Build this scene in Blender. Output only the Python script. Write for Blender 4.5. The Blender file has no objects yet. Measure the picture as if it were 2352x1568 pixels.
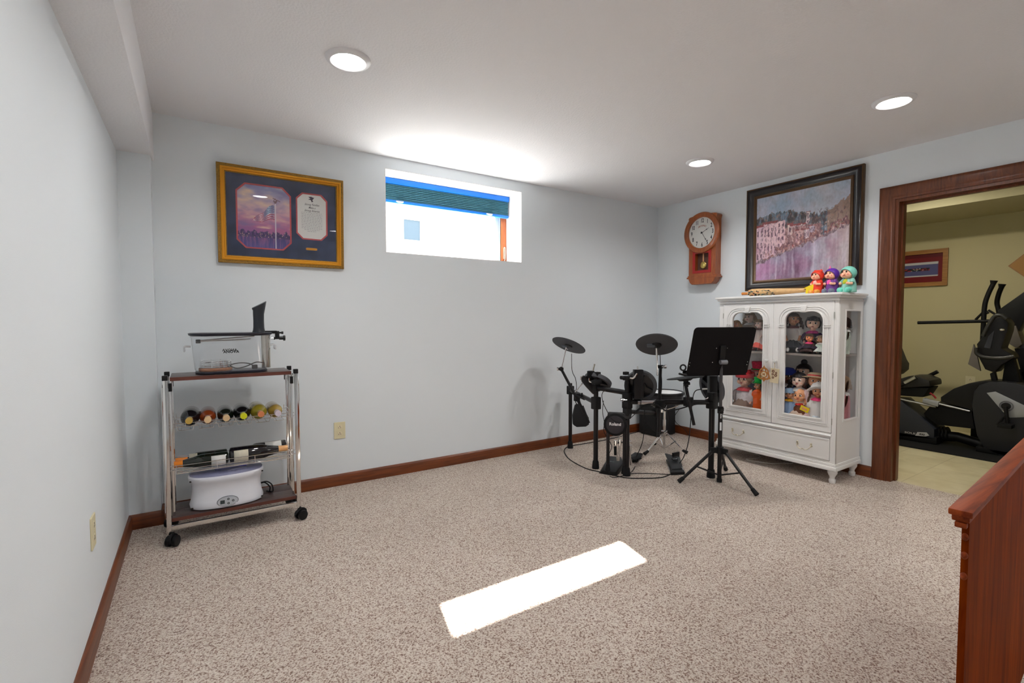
import bpy, bmesh, math, random
from mathutils import Vector, Matrix, noise
R = math.radians
random.seed(7)
SC = bpy.context.scene
COL = SC.collection

# ------------------------------------------------------------------ camera
F_PX, PITCH, YAW, ROLL = 1114.1, 0.0425, 0.5806, -0.0015
CAM = Vector((0, 0, 1.2))
cam_d = bpy.data.cameras.new('camera')
cam_d.sensor_width = 36
cam_d.lens = F_PX / 2352 * 36
cam_d.clip_start = 0.02
cam = bpy.data.objects.new('camera', cam_d)
COL.objects.link(cam)
FW = Vector((math.sin(YAW) * math.cos(PITCH), math.cos(YAW) * math.cos(PITCH), -math.sin(PITCH)))
RT = Vector((math.cos(YAW), -math.sin(YAW), 0))
UP = RT.cross(FW)
RT2 = RT * math.cos(ROLL) + UP * math.sin(ROLL)
UP2 = -RT * math.sin(ROLL) + UP * math.cos(ROLL)
m = Matrix((RT2, UP2, -FW)).transposed().to_4x4()
m.translation = CAM
cam.matrix_world = m
SC.camera = cam

def at(px, py, ax, v):
    """the point of the plane axis=v that stands at this spot of the photograph"""
    d = FW + (px - 1176) / F_PX * RT2 - (py - 784) / F_PX * UP2
    t = (v - CAM[ax]) / d[ax]
    return CAM + d * t

# ------------------------------------------------------------------ world, sun, exposure
SC.view_settings.view_transform = 'Standard'
SC.view_settings.look = 'None'
SC.view_settings.gamma = 1
SC.view_settings.use_curve_mapping = False
SC.view_settings.exposure = 0.56
SC.cycles.use_denoising = True
SC.cycles.max_bounces = 10
SC.cycles.diffuse_bounces = 6
SC.cycles.transparent_max_bounces = 16
SC.cycles.sample_clamp_indirect = 8
w = bpy.data.worlds.new('sky')
SC.world = w
w.use_nodes = True
nt = w.node_tree
bg = nt.nodes['Background']
bg.inputs['Color'].default_value = (0.92, 0.96, 1.0, 1)
bg.inputs['Strength'].default_value = 5.0
sun_d = bpy.data.lights.new('sun', 'SUN')
sun_d.energy = 44
sun_d.angle = R(0.55)
sun_d.color = (1.0, 0.96, 0.90)
sun = bpy.data.objects.new('sun', sun_d)
COL.objects.link(sun)
sun.rotation_euler = Vector((-0.227, -1.035, -1)).to_track_quat('-Z', 'Y').to_euler()
LAMP_W = 6.0        # each recessed ceiling lamp of the room, the added ones too
GYM_W = 12.5

# ------------------------------------------------------------------ materials
MATS = {}
def mat(name, col, rough=0.5, metal=0.0, spec=0.5, bump=0.0, bscale=200, var=0.0, vscale=8, coat=0.0, sheen=0.0, trans=0.0, emit=None, es=0, alpha=1.0, ior=1.45):
    if name in MATS: return MATS[name]
    M = bpy.data.materials.new(name); M.use_nodes = True
    n = M.node_tree.nodes; l = M.node_tree.links
    b = n['Principled BSDF']
    c = (*col, 1)
    b.inputs['Base Color'].default_value = c
    b.inputs['Roughness'].default_value = rough
    b.inputs['Metallic'].default_value = metal
    b.inputs['Specular IOR Level'].default_value = spec
    b.inputs['IOR'].default_value = ior
    b.inputs['Coat Weight'].default_value = coat
    b.inputs['Sheen Weight'].default_value = sheen
    b.inputs['Transmission Weight'].default_value = trans
    b.inputs['Alpha'].default_value = alpha
    if emit:
        b.inputs['Emission Color'].default_value = (*emit, 1)
        b.inputs['Emission Strength'].default_value = es
    tc = n.new('ShaderNodeTexCoord')
    if var > 0 :
        t = n.new('ShaderNodeTexNoise'); t.inputs['Scale'].default_value = vscale; t.inputs['Detail'].default_value = 4
        l.new(tc.outputs['Object'], t.inputs['Vector'])
        r = n.new('ShaderNodeValToRGB')
        r.color_ramp.elements[0].position = .3; r.color_ramp.elements[1].position = .7
        r.color_ramp.elements[0].color = tuple(max(0, x * (1 - var)) for x in col) + (1,)
        r.color_ramp.elements[1].color = tuple(min(1, x * (1 + var)) for x in col) + (1,)
        l.new(t.outputs['Fac'], r.inputs['Fac']); l.new(r.outputs['Color'], b.inputs['Base Color'])
    if bump > 0:
        t = n.new('ShaderNodeTexNoise'); t.inputs['Scale'].default_value = bscale; t.inputs['Detail'].default_value = 3
        l.new(tc.outputs['Object'], t.inputs['Vector'])
        bp = n.new('ShaderNodeBump'); bp.inputs['Strength'].default_value = bump; bp.inputs['Distance'].default_value = .002
        l.new(t.outputs['Fac'], bp.inputs['Height']); l.new(bp.outputs['Normal'], b.inputs['Normal'])
    MATS[name] = M
    return M

def wood(name, dark, light, axis=2, scale=6, rough=0.4, coat=0.1, stretch=14, spec=0.5):
    if name in MATS: return MATS[name]
    M = bpy.data.materials.new(name); M.use_nodes = True
    n = M.node_tree.nodes; l = M.node_tree.links
    b = n['Principled BSDF']; b.inputs['Roughness'].default_value = rough; b.inputs['Coat Weight'].default_value = coat
    b.inputs['Coat Roughness'].default_value = .15; b.inputs['Specular IOR Level'].default_value = spec
    tc = n.new('ShaderNodeTexCoord'); mp = n.new('ShaderNodeMapping')
    s = [stretch] * 3; s[axis] = 1.0
    mp.inputs['Scale'].default_value = s
    l.new(tc.outputs['Object'], mp.inputs['Vector'])
    t = n.new('ShaderNodeTexNoise'); t.inputs['Scale'].default_value = scale; t.inputs['Detail'].default_value = 6; t.inputs['Roughness'].default_value = .65; t.inputs['Distortion'].default_value = .6
    l.new(mp.outputs['Vector'], t.inputs['Vector'])
    r = n.new('ShaderNodeValToRGB'); r.color_ramp.elements[0].position = .33; r.color_ramp.elements[1].position = .68
    r.color_ramp.elements[0].color = (*dark, 1); r.color_ramp.elements[1].color = (*light, 1)
    l.new(t.outputs['Fac'], r.inputs['Fac']); l.new(r.outputs['Color'], b.inputs['Base Color'])
    bp = n.new('ShaderNodeBump'); bp.inputs['Strength'].default_value = .08; bp.inputs['Distance'].default_value = .001
    l.new(t.outputs['Fac'], bp.inputs['Height']); l.new(bp.outputs['Normal'], b.inputs['Normal'])
    MATS[name] = M
    return M

def glass(name, tint=(1, 1, 1), gloss=1.0, rough=0.0, haze=0.0, hazecol=(.8, .8, .9)):
    """thin clear pane: see-through with a Fresnel reflection"""
    if name in MATS: return MATS[name]
    M = bpy.data.materials.new(name); M.use_nodes = True
    n = M.node_tree.nodes; l = M.node_tree.links
    for x in list(n): n.remove(x)
    o = n.new('ShaderNodeOutputMaterial'); mx = n.new('ShaderNodeMixShader')
    tr = n.new('ShaderNodeBsdfTransparent'); gl = n.new('ShaderNodeBsdfGlossy'); fr = n.new('ShaderNodeLayerWeight')
    tr.inputs['Color'].default_value = (*tint, 1); gl.inputs['Roughness'].default_value = rough
    fr.inputs['Blend'].default_value = .5
    pw = n.new('ShaderNodeMath'); pw.operation = 'POWER'; pw.inputs[1].default_value = 5
    l.new(fr.outputs['Facing'], pw.inputs[0])
    ml = n.new('ShaderNodeMath'); ml.operation = 'MULTIPLY_ADD'; ml.inputs[1].default_value = .9; ml.inputs[2].default_value = .025 * gloss; ml.use_clamp = True
    l.new(pw.outputs[0], ml.inputs[0]); l.new(ml.outputs[0], mx.inputs[0])
    l.new(tr.outputs[0], mx.inputs[1]); l.new(gl.outputs[0], mx.inputs[2])
    last = mx
    if haze > 0:
        df = n.new('ShaderNodeBsdfPrincipled'); df.inputs['Base Color'].default_value = (*hazecol, 1); df.inputs['Roughness'].default_value = .35
        m2 = n.new('ShaderNodeMixShader'); m2.inputs[0].default_value = haze
        l.new(mx.outputs[0], m2.inputs[1]); l.new(df.outputs[0], m2.inputs[2]); last = m2
    l.new(last.outputs[0], o.inputs[0])
    MATS[name] = M
    return M

def attr_mat(name, rough=.6, bump=0.0, spec=.3):
    if name in MATS: return MATS[name]
    M = bpy.data.materials.new(name); M.use_nodes = True
    n = M.node_tree.nodes; l = M.node_tree.links; b = n['Principled BSDF']
    b.inputs['Roughness'].default_value = rough; b.inputs['Specular IOR Level'].default_value = spec
    a = n.new('ShaderNodeAttribute'); a.attribute_name = 'paint'
    l.new(a.outputs['Color'], b.inputs['Base Color'])
    if bump:
        tc = n.new('ShaderNodeTexCoord'); t = n.new('ShaderNodeTexNoise'); t.inputs['Scale'].default_value = 160
        l.new(tc.outputs['Object'], t.inputs['Vector'])
        bp = n.new('ShaderNodeBump'); bp.inputs['Strength'].default_value = bump; bp.inputs['Distance'].default_value = .001
        l.new(t.outputs['Fac'], bp.inputs['Height']); l.new(bp.outputs['Normal'], b.inputs['Normal'])
    MATS[name] = M
    return M

def s2l(r, g, b):
    """a colour read as 0-255 sRGB, given as linear"""
    f = lambda c: (c / 255 / 12.92) if c / 255 <= .04045 else ((c / 255 + .055) / 1.055) ** 2.4
    return (f(r), f(g), f(b))

# ------------------------------------------------------------------ mesh helpers
WM = {}
def W(o): return WM.get(o.name, Matrix.Identity(4)) if o else Matrix.Identity(4)
def tag(o, label=None, cat=None, group=None, kind=None):
    if label: o['label'] = label
    if cat: o['category'] = cat
    if group: o['group'] = group
    if kind: o['kind'] = kind
    return o
def thing(name, loc, label, cat, rot=(0, 0, 0), group=None):
    o = bpy.data.objects.new(name, None); COL.objects.link(o)
    o.empty_display_size = .05
    o.location = loc; o.rotation_euler = rot
    from mathutils import Euler
    WM[o.name] = Matrix.Translation(Vector(loc)) @ Euler(rot).to_matrix().to_4x4()
    return tag(o, label, cat, group)

_dg = None
def curve_mesh(cv, mtx=None):
    o = bpy.data.objects.new('t', cv); COL.objects.link(o)
    bpy.context.view_layer.update()
    dg = bpy.context.evaluated_depsgraph_get()
    me = bpy.data.meshes.new_from_object(o.evaluated_get(dg))
    bpy.data.objects.remove(o); bpy.data.curves.remove(cv)
    if mtx is not None: me.transform(mtx)
    return me

class MB:
    def __init__(s): s.bm = bmesh.new()
    def _add(s, verts, faces, m=None):
        vs = [s.bm.verts.new(m @ Vector(v) if m is not None else v) for v in verts]
        for f in faces:
            try: s.bm.faces.new([vs[i] for i in f])
            except ValueError: pass
        return s
    def box(s, x0, x1, y0, y1, z0, z1, m=None, bev=0):
        v = [(x0, y0, z0), (x1, y0, z0), (x1, y1, z0), (x0, y1, z0), (x0, y0, z1), (x1, y0, z1), (x1, y1, z1), (x0, y1, z1)]
        f = [(0, 3, 2, 1), (4, 5, 6, 7), (0, 1, 5, 4), (1, 2, 6, 5), (2, 3, 7, 6), (3, 0, 4, 7)]
        if bev <= 0: return s._add(v, f, m)
        b = bmesh.new(); vs = [b.verts.new(q) for q in v]
        for q in f: b.faces.new([vs[i] for i in q])
        bmesh.ops.bevel(b, geom=b.edges[:], offset=bev, segments=2, affect='EDGES', profile=.6)
        me = bpy.data.meshes.new('t'); b.to_mesh(me); b.free()
        if m is not None: me.transform(m)
        s.bm.from_mesh(me); bpy.data.meshes.remove(me); return s
    def mesh(s, me):
        s.bm.from_mesh(me); bpy.data.meshes.remove(me); return s
    def cyl(s, p0, p1, r0, r1=None, seg=16, cap=True):
        p0 = Vector(p0); p1 = Vector(p1); r1 = r0 if r1 is None else r1
        return s.tube([p0, p1], [r0, r1], seg, cap)
    def tube(s, pts, r, seg=8, cap=True, closed=False):
        pts = [Vector(p) for p in pts]; n = len(pts)
        rs = r if isinstance(r, (list, tuple)) else [r] * n
        rings = []; prev = None; nx = None
        for i, p in enumerate(pts):
            if closed: t = pts[(i + 1) % n] - pts[i - 1]
            elif i == 0: t = pts[1] - p
            elif i == n - 1: t = p - pts[-2]
            else: t = (pts[i + 1] - p).normalized() + (p - pts[i - 1]).normalized()
            if t.length < 1e-9: t = prev or Vector((0, 0, 1))
            t = t.normalized()
            if nx is None:
                a = Vector((0, 0, 1)) if abs(t.z) < .9 else Vector((1, 0, 0))
                nx = (a - t * a.dot(t)).normalized()
            else:
                q = nx - t * nx.dot(t)
                nx = q.normalized() if q.length > 1e-6 else nx
            ny = t.cross(nx); prev = t
            rings.append([s.bm.verts.new(p + (nx * math.cos(2 * math.pi * k / seg) + ny * math.sin(2 * math.pi * k / seg)) * rs[i]) for k in range(seg)])
        m_ = n if closed else n - 1
        for i in range(m_):
            A = rings[i]; B = rings[(i + 1) % n]
            for k in range(seg):
                try: s.bm.faces.new((A[k], A[(k + 1) % seg], B[(k + 1) % seg], B[k]))
                except ValueError: pass
        if cap and not closed:
            s.bm.faces.new(rings[0][::-1]); s.bm.faces.new(rings[-1])
        return s
    def smooth_tube(s, pts, r, seg=8, res=6):
        return s.tube(spline(pts, res), r, seg)
    def ell(s, c, r, m=None, u=16, v=10):
        if not isinstance(r, (tuple, list)): r = (r, r, r)
        vs = []; fs = []
        for j in range(v + 1):
            th = math.pi * j / v
            for i in range(u):
                ph = 2 * math.pi * i / u
                q = Vector((r[0] * math.sin(th) * math.cos(ph), r[1] * math.sin(th) * math.sin(ph), r[2] * math.cos(th)))
                if m is not None: q = m @ q
                vs.append(q + Vector(c))
        for j in range(v):
            for i in range(u):
                a, b_, c_, d = j * u + i, j * u + (i + 1) % u, (j + 1) * u + (i + 1) % u, (j + 1) * u + i
                fs.append((a, d, c_, b_))
        k = len(s.bm.verts)
        s._add(vs, fs)
        bmesh.ops.remove_doubles(s.bm, verts=[x for x in list(s.bm.verts)[k:]], dist=1e-6)
        return s
    def lathe(s, prof, c=(0, 0, 0), m=None, seg=24, sx=1, sy=1, fold=None):
        """prof: (radius, height) from one end to the other"""
        rings = []
        for (r_, z_) in prof:
            row = []
            for k in range(seg):
                a = 2 * math.pi * k / seg
                rr = r_ * (fold(a, z_) if fold else 1)
                q = Vector((rr * math.cos(a) * sx, rr * math.sin(a) * sy, z_))
                if m is not None: q = m @ q
                row.append(s.bm.verts.new(q + Vector(c)))
            rings.append(row)
        for A, B in zip(rings, rings[1:]):
            for k in range(seg):
                try: s.bm.faces.new((A[k], A[(k + 1) % seg], B[(k + 1) % seg], B[k]))
                except ValueError: pass
        if len(prof) > 2 and abs(prof[0][0] - prof[-1][0]) < 1e-6 and prof[0][0] > .01:
            A, B = rings[-1], rings[0]
            for k in range(seg): s.bm.faces.new((A[k], A[(k + 1) % seg], B[(k + 1) % seg], B[k]))
            return s
        for ring, rv in ((rings[0], True), (rings[-1], False)):
            try: s.bm.faces.new(ring[::-1] if rv else ring)
            except ValueError: pass
        return s
    def plate(s, outer, holes=(), depth=.01, m=None, bev=0):
        """flat outline in x,y with holes, thickness 0..depth along z"""
        cv = bpy.data.curves.new('t', 'CURVE'); cv.dimensions = '2D'; cv.fill_mode = 'BOTH'
        for pl in [outer, *holes]:
            sp = cv.splines.new('POLY'); sp.points.add(len(pl) - 1)
            for i, q in enumerate(pl): sp.points[i].co = (q[0], q[1], 0, 1)
            sp.use_cyclic_u = True
        cv.extrude = max(depth / 2 - bev, 1e-5); cv.bevel_depth = bev; cv.offset = -bev
        T = Matrix.Translation((0, 0, depth / 2))
        return s.mesh(curve_mesh(cv, (m if m is not None else Matrix.Identity(4)) @ T))
    def text(s, body, size, m, depth=.0006, sx=1.0, shear=0.0, align='CENTER', bold=0.0, space=1.0):
        cv = bpy.data.curves.new('t', 'FONT'); cv.body = body; cv.size = size; cv.align_x = align; cv.align_y = 'CENTER'
        cv.extrude = depth; cv.shear = shear; cv.offset = bold; cv.space_character = space; cv.resolution_u = 3
        return s.mesh(curve_mesh(cv, m @ Matrix.Diagonal((sx, 1, 1, 1))))
    def ring(s, c, r, w, m, seg=24):
        """torus"""
        pts = [m @ Vector((r * math.cos(2 * math.pi * k / seg), r * math.sin(2 * math.pi * k / seg), 0)) + Vector(c) for k in range(seg)]
        return s.tube(pts, w, 8, closed=True)
    def poly(s, pts3, off):
        """closed outline of 3-D points given a real thickness along the vector off"""
        off = Vector(off); n = len(pts3)
        a = [s.bm.verts.new(Vector(p)) for p in pts3]; b = [s.bm.verts.new(Vector(p) + off) for p in pts3]
        s.bm.faces.new(a); s.bm.faces.new(b[::-1])
        for i in range(n): s.bm.faces.new((a[i], b[i], b[(i + 1) % n], a[(i + 1) % n]))
        return s
    def build(s, name, material, parent=None, local=False, bev=0.0, flat=False, angle=38, loc=None, sub=0, solid=0):
        bm = s.bm
        bmesh.ops.recalc_face_normals(bm, faces=bm.faces[:])
        if bev > 0:
            es = [e for e in bm.edges if len(e.link_faces) == 2 and e.calc_face_angle(0) > R(50)]
            if es: bmesh.ops.bevel(bm, geom=es, offset=bev, segments=2, affect='EDGES', profile=.6, clamp_overlap=True)
        if not flat:
            for f in bm.faces: f.smooth = True
            for e in bm.edges:
                if len(e.link_faces) == 2 and e.calc_face_angle(0) > R(angle): e.smooth = False
        me = bpy.data.meshes.new(name); bm.to_mesh(me); bm.free()
        o = bpy.data.objects.new(name, me); COL.objects.link(o)
        if isinstance(material, (list, tuple)):
            for x in material: me.materials.append(x)
        elif material: me.materials.append(material)
        if parent is not None:
            o.parent = parent
            if not local: me.transform(W(parent).inverted())
            WM[o.name] = W(parent)
        elif not local:
            if loc is None:
                xs = [v.co for v in me.vertices]
                loc = Vector(((min(v.x for v in xs) + max(v.x for v in xs)) / 2, (min(v.y for v in xs) + max(v.y for v in xs)) / 2, min(v.z for v in xs)))
            loc = Vector(loc); me.transform(Matrix.Translation(-loc)); o.location = loc
            WM[o.name] = Matrix.Translation(loc)
        if sub:
            q = o.modifiers.new('s', 'SUBSURF'); q.levels = sub; q.render_levels = sub
        return o

def spline(pts, res=6):
    pts = [Vector(p) for p in pts]
    if len(pts) < 3: return pts
    out = []
    P = [pts[0] * 2 - pts[1]] + pts + [pts[-1] * 2 - pts[-2]]
    for i in range(1, len(P) - 2):
        a, b, c, d = P[i - 1], P[i], P[i + 1], P[i + 2]
        for k in range(res):
            t = k / res
            out.append(.5 * ((2 * b) + (c - a) * t + (2 * a - 5 * b + 4 * c - d) * t * t + (3 * b - a - 3 * c + d) * t ** 3))
    out.append(pts[-1])
    return out

def canvas(name, w_, h_, nx, ny, fn, m, parent, material):
    """a flat painted sheet: fn(u,v) gives its colour as 0-255 sRGB, u right, v up"""
    vs = [m @ Vector(((i / nx - .5) * w_, (j / ny - .5) * h_, 0)) for j in range(ny + 1) for i in range(nx + 1)]
    fs = [(j * (nx + 1) + i, j * (nx + 1) + i + 1, (j + 1) * (nx + 1) + i + 1, (j + 1) * (nx + 1) + i) for j in range(ny) for i in range(nx)]
    me = bpy.data.meshes.new(name); me.from_pydata([tuple(v) for v in vs], [], fs)
    a = me.color_attributes.new('paint', 'FLOAT_COLOR', 'POINT')
    k = 0
    for j in range(ny + 1):
        for i in range(nx + 1):
            a.data[k].color = (*s2l(*[min(255, max(0, c)) for c in fn(i / nx, j / ny)]), 1); k += 1
    me.materials.append(material)
    o = bpy.data.objects.new(name, me); COL.objects.link(o)
    if parent is not None:
        o.parent = parent; me.transform(W(parent).inverted()); WM[o.name] = W(parent)
    return o

def frame_m(o, x, y):
    """matrix with origin o, local x and y along the given world vectors"""
    x = Vector(x).normalized(); y = Vector(y); y = (y - x * y.dot(x)).normalized(); z = x.cross(y)
    M = Matrix((x, y, z)).transposed().to_4x4(); M.translation = Vector(o); return M
def lerp(a, b, t): return a + (b - a) * t
def mixc(a, b, t):
    t = min(1, max(0, t)); return tuple(lerp(x, y, t) for x, y in zip(a, b))
def fbm(x, y, z=0, o=4):
    return noise.fractal(Vector((x, y, z)), 1.0, 2.0, o)
def rect(x0, x1, y0, y1): return [(x0, y0), (x1, y0), (x1, y1), (x0, y1)]
def rrect(x0, x1, y0, y1, r, n=5):
    out = []
    for cx, cy, a0 in ((x1 - r, y0 + r, -90), (x1 - r, y1 - r, 0), (x0 + r, y1 - r, 90), (x0 + r, y0 + r, 180)):
        for k in range(n + 1):
            a = R(a0 + 90 * k / n); out.append((cx + r * math.cos(a), cy + r * math.sin(a)))
    return out
def circ(cx, cy, r, n=32, ry=None): return [(cx + r * math.cos(2 * math.pi * k / n), cy + (ry or r) * math.sin(2 * math.pi * k / n)) for k in range(n)]

def copy_tree(o, parent=None, loc=None, rot=None, label=None):
    c = o.copy(); COL.objects.link(c); c.parent = parent
    if loc is not None: c.location = loc
    if rot is not None: c.rotation_euler = rot
    if label: c['label'] = label
    for ch in list(o.children): copy_tree(ch, c)
    return c
# ------------------------------------------------------------------ the room
D, XR, XL, H = 3.626, 4.307, -0.338, 2.44
YB = -3.2                      # wall behind the camera
SOF_Z, SOF_X, COLY = 2.155, -0.175, 3.508
WX0, WX1, WZ0, WZ1 = 1.233, 2.487, 1.719, 2.354
DOOR_Y1, DOOR_Y0, DOOR_Z = 1.455, 0.50, 2.08
wall_m = mat('wall_paint', s2l(228, 235, 240), .62, bump=.15, bscale=300, spec=.35)
ceil_m = mat('ceiling_paint', s2l(229, 229, 232), .8, bump=.9, bscale=90, spec=.2)
white_m = mat('white_plaster', s2l(236, 238, 238), .6)
base_m = wood('baseboard_wood', s2l(84, 38, 12), s2l(128, 64, 24), axis=0, scale=4)
base_y = wood('baseboard_wood_y', s2l(84, 38, 12), s2l(128, 64, 24), axis=1, scale=4)
cas_m = wood('casing_wood', s2l(80, 38, 14), s2l(120, 62, 28), axis=2, scale=4)

def carpet():
    M = bpy.data.materials.new('carpet'); M.use_nodes = True
    n = M.node_tree.nodes; l = M.node_tree.links; b = n['Principled BSDF']
    b.inputs['Roughness'].default_value = .95; b.inputs['Specular IOR Level'].default_value = .1; b.inputs['Sheen Weight'].default_value = .15
    tc = n.new('ShaderNodeTexCoord')
    t = n.new('ShaderNodeTexNoise'); t.inputs['Scale'].default_value = 165; t.inputs['Detail'].default_value = 3; t.inputs['Roughness'].default_value = .7
    t2 = n.new('ShaderNodeTexNoise'); t2.inputs['Scale'].default_value = 2.2; t2.inputs['Detail'].default_value = 4
    v = n.new('ShaderNodeTexVoronoi'); v.inputs['Scale'].default_value = 120
    for q in (t, t2, v): l.new(tc.outputs['Object'], q.inputs['Vector'])
    r = n.new('ShaderNodeValToRGB'); e = r.color_ramp.elements
    e[0].position = .36; e[0].color = (*s2l(104, 76, 64), 1)
    e[1].position = .58; e[1].color = (*s2l(222, 212, 201), 1)
    q = e.new(.43); q.color = (*s2l(164, 138, 124), 1)
    q = e.new(.485); q.color = (*s2l(198, 185, 172), 1)
    l.new(t.outputs['Fac'], r.inputs['Fac'])
    r2 = n.new('ShaderNodeValToRGB'); e = r2.color_ramp.elements
    e[0].position = .3; e[0].color = (.90, .89, .88, 1); e[1].position = .7; e[1].color = (1, 1, 1, 1)
    l.new(t2.outputs['Fac'], r2.inputs['Fac'])
    mx = n.new('ShaderNodeMix'); mx.data_type = 'RGBA'; mx.blend_type = 'MULTIPLY'; mx.inputs['Factor'].default_value = 1
    l.new(r.outputs['Color'], mx.inputs['A']); l.new(r2.outputs['Color'], mx.inputs['B'])
    l.new(mx.outputs['Result'], b.inputs['Base Color'])
    ad = n.new('ShaderNodeMath'); ad.operation = 'SUBTRACT'
    l.new(t.outputs['Fac'], ad.inputs[0]); l.new(v.outputs['Distance'], ad.inputs[1])
    bp = n.new('ShaderNodeBump'); bp.inputs['Strength'].default_value = .8; bp.inputs['Distance'].default_value = .006
    l.new(ad.outputs[0], bp.inputs['Height']); l.new(bp.outputs['Normal'], b.inputs['Normal'])
    return M
carpet_m = carpet()

def S(name, mb, m_, **k):
    o = mb.build(name, m_, None, **k); o['kind'] = 'structure'; return o
S('floor', MB().box(XL - .2, XR + .06, YB, D + .05, -.1, 0), carpet_m, flat=True)
S('ceiling', MB().box(XL - .2, XR + .12, YB, D + .2, H, H + .15), ceil_m, flat=True)
# window wall as a slab with an opening
MBK = lambda y: frame_m((0, y, 0), (1, 0, 0), (0, 0, 1))          # local z = towards the room (-y)
S('wall_back', MB().plate(rect(XL - .2, XR + .12, -.05, H + .05), [rect(WX0, WX1, WZ0, WZ1)], .34, MBK(D + .34)), wall_m, flat=True)
S('wall_left', MB().box(XL - .2, XL, YB, D + .1, -.05, H + .05), wall_m, flat=True)
S('wall_front', MB().box(XL - .2, XR + .12, YB - .15, YB, -.05, H + .05), wall_m, flat=True)
# right wall with the doorway: local x = -y
MRT = lambda x: frame_m((x, 0, 0), (0, -1, 0), (0, 0, 1))
S('wall_right', MB().plate([(-D - .1, -.05), (-DOOR_Y1, -.05), (-DOOR_Y1, DOOR_Z), (-DOOR_Y0, DOOR_Z), (-DOOR_Y0, -.05), (-YB, -.05), (-YB, H + .05), (-D - .1, H + .05)], [], .12, MRT(XR + .12)), wall_m, flat=True)
# boxed-in chase in the corner and the soffit along the left wall
S('wall_corner', MB().box(XL - .05, SOF_X - .012, COLY, D + .05, -.05, SOF_Z + .02), wall_m, flat=True)
S('ceiling_soffit', MB().box(XL - .05, SOF_X, YB, D + .05, SOF_Z, H + .02), ceil_m, bev=.004)
# window reveal lining (white)
e = .006
rv = MB()
rv.box(WX1 - e, WX1 + .02, D + .0005, D + .26, WZ0, WZ1).box(WX0 - .02, WX0 + e, D + .0005, D + .26, WZ0, WZ1)
rv.box(WX0, WX1, D + .0005, D + .26, WZ1 - e, WZ1 + .02).box(WX0, WX1, D + .0005, D + .26, WZ0 - .02, WZ0 + e)
S('trim_1', rv, white_m, flat=True)

def baseboard(name, p0, p1, nrm, m_):
    p0 = Vector(p0); p1 = Vector(p1); nrm = Vector(nrm)
    prof = [(0, 0), (.015, 0), (.015, .068), (.011, .078), (.004, .084), (0, .084)]
    mb = MB(); a = []; b = []
    for d_, z_ in prof:
        a.append(mb.bm.verts.new(p0 + nrm * d_ + Vector((0, 0, z_)))); b.append(mb.bm.verts.new(p1 + nrm * d_ + Vector((0, 0, z_))))
    mb.bm.faces.new(a); mb.bm.faces.new(b[::-1])
    for i in range(len(prof)):
        j = (i + 1) % len(prof); mb.bm.faces.new((a[i], b[i], b[j], a[j]))
    return S(name, mb, m_)
baseboard('baseboard_back', (SOF_X - .01, D, 0), (XR, D, 0), (0, -1, 0), base_m)
baseboard('baseboard_left', (XL, YB, 0), (XL, COLY, 0), (1, 0, 0), base_y)
baseboard('baseboard_corner', (XL + .002, COLY, 0), (SOF_X + .003, COLY, 0), (0, -1, 0), base_m)
baseboard('baseboard_chase', (SOF_X - .012, COLY - .015, 0), (SOF_X - .012, D, 0), (1, 0, 0), base_y)
baseboard('baseboard_right', (XR, D, 0), (XR, DOOR_Y1 + .1, 0), (-1, 0, 0), base_y)

# doorway: casing and jamb
door = thing('door_1', (XR, (DOOR_Y0 + DOOR_Y1) / 2, 0), None, None); door['kind'] = 'structure'
cw = .098
def casing_profile(mb, pts, inward):
    pass
cs = MB()
prof = [(0, 0), (0, .010), (.012, .014), (.020, .012), (.055, .018), (.066, .024), (.082, .024), (.090, .020), (.098, .018), (.098, 0)]  # (from inner edge outward, thickness)
def sweep_casing(mb, X, sgn, y0, y1, z1, prof):
    # corners of the opening path: (y0,0) up (y0,z1) over (y1,z1) down (y1,0); outward offsets mitred
    path = [((y1, 0), (1, 0)), ((y1, z1), (1, 1)), ((y0, z1), (-1, 1)), ((y0, 0), (-1, 0))]
    rings = []
    for (y_, z_), (oy, oz) in path:
        rings.append([mb.bm.verts.new((X + sgn * t, y_ + oy * d_, z_ + oz * d_)) for d_, t in prof])
    n_ = len(prof)
    for A, B in zip(rings, rings[1:]):
        for k in range(n_):
            mb.bm.faces.new((A[k], A[(k + 1) % n_], B[(k + 1) % n_], B[k]))
    mb.bm.faces.new(rings[0]); mb.bm.faces.new(rings[-1][::-1])
prof2 = [(.012 - .012, 0), (.0, .012), (.014, .016), (.020, .013), (.030, .013), (.040, .020), (.072, .024), (.088, .022), (.092, .018), (.096, .018), (.098, 0)]
sweep_casing(cs, XR, -1, DOOR_Y0, DOOR_Y1 - .0, DOOR_Z, prof2)
cs.build('door_casing', cas_m, door)
jb = MB()
jb.box(XR - .004, XR + .135, DOOR_Y1 - .022, DOOR_Y1 + .004, 0, DOOR_Z - .022).box(XR - .004, XR + .135, DOOR_Y0 - .004, DOOR_Y0 + .022, 0, DOOR_Z - .022)
jb.box(XR - .004, XR + .135, DOOR_Y0 - .004, DOOR_Y1 + .004, DOOR_Z - .022, DOOR_Z + .004)
jb.box(XR + .05, XR + .09, DOOR_Y1 - .034, DOOR_Y1 - .02, 0, DOOR_Z - .034).box(XR + .05, XR + .09, DOOR_Y0 + .02, DOOR_Y0 + .034, 0, DOOR_Z - .034).box(XR + .05, XR + .09, DOOR_Y0, DOOR_Y1, DOOR_Z - .034, DOOR_Z - .021)
jb.build('door_jamb', cas_m, door)

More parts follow.
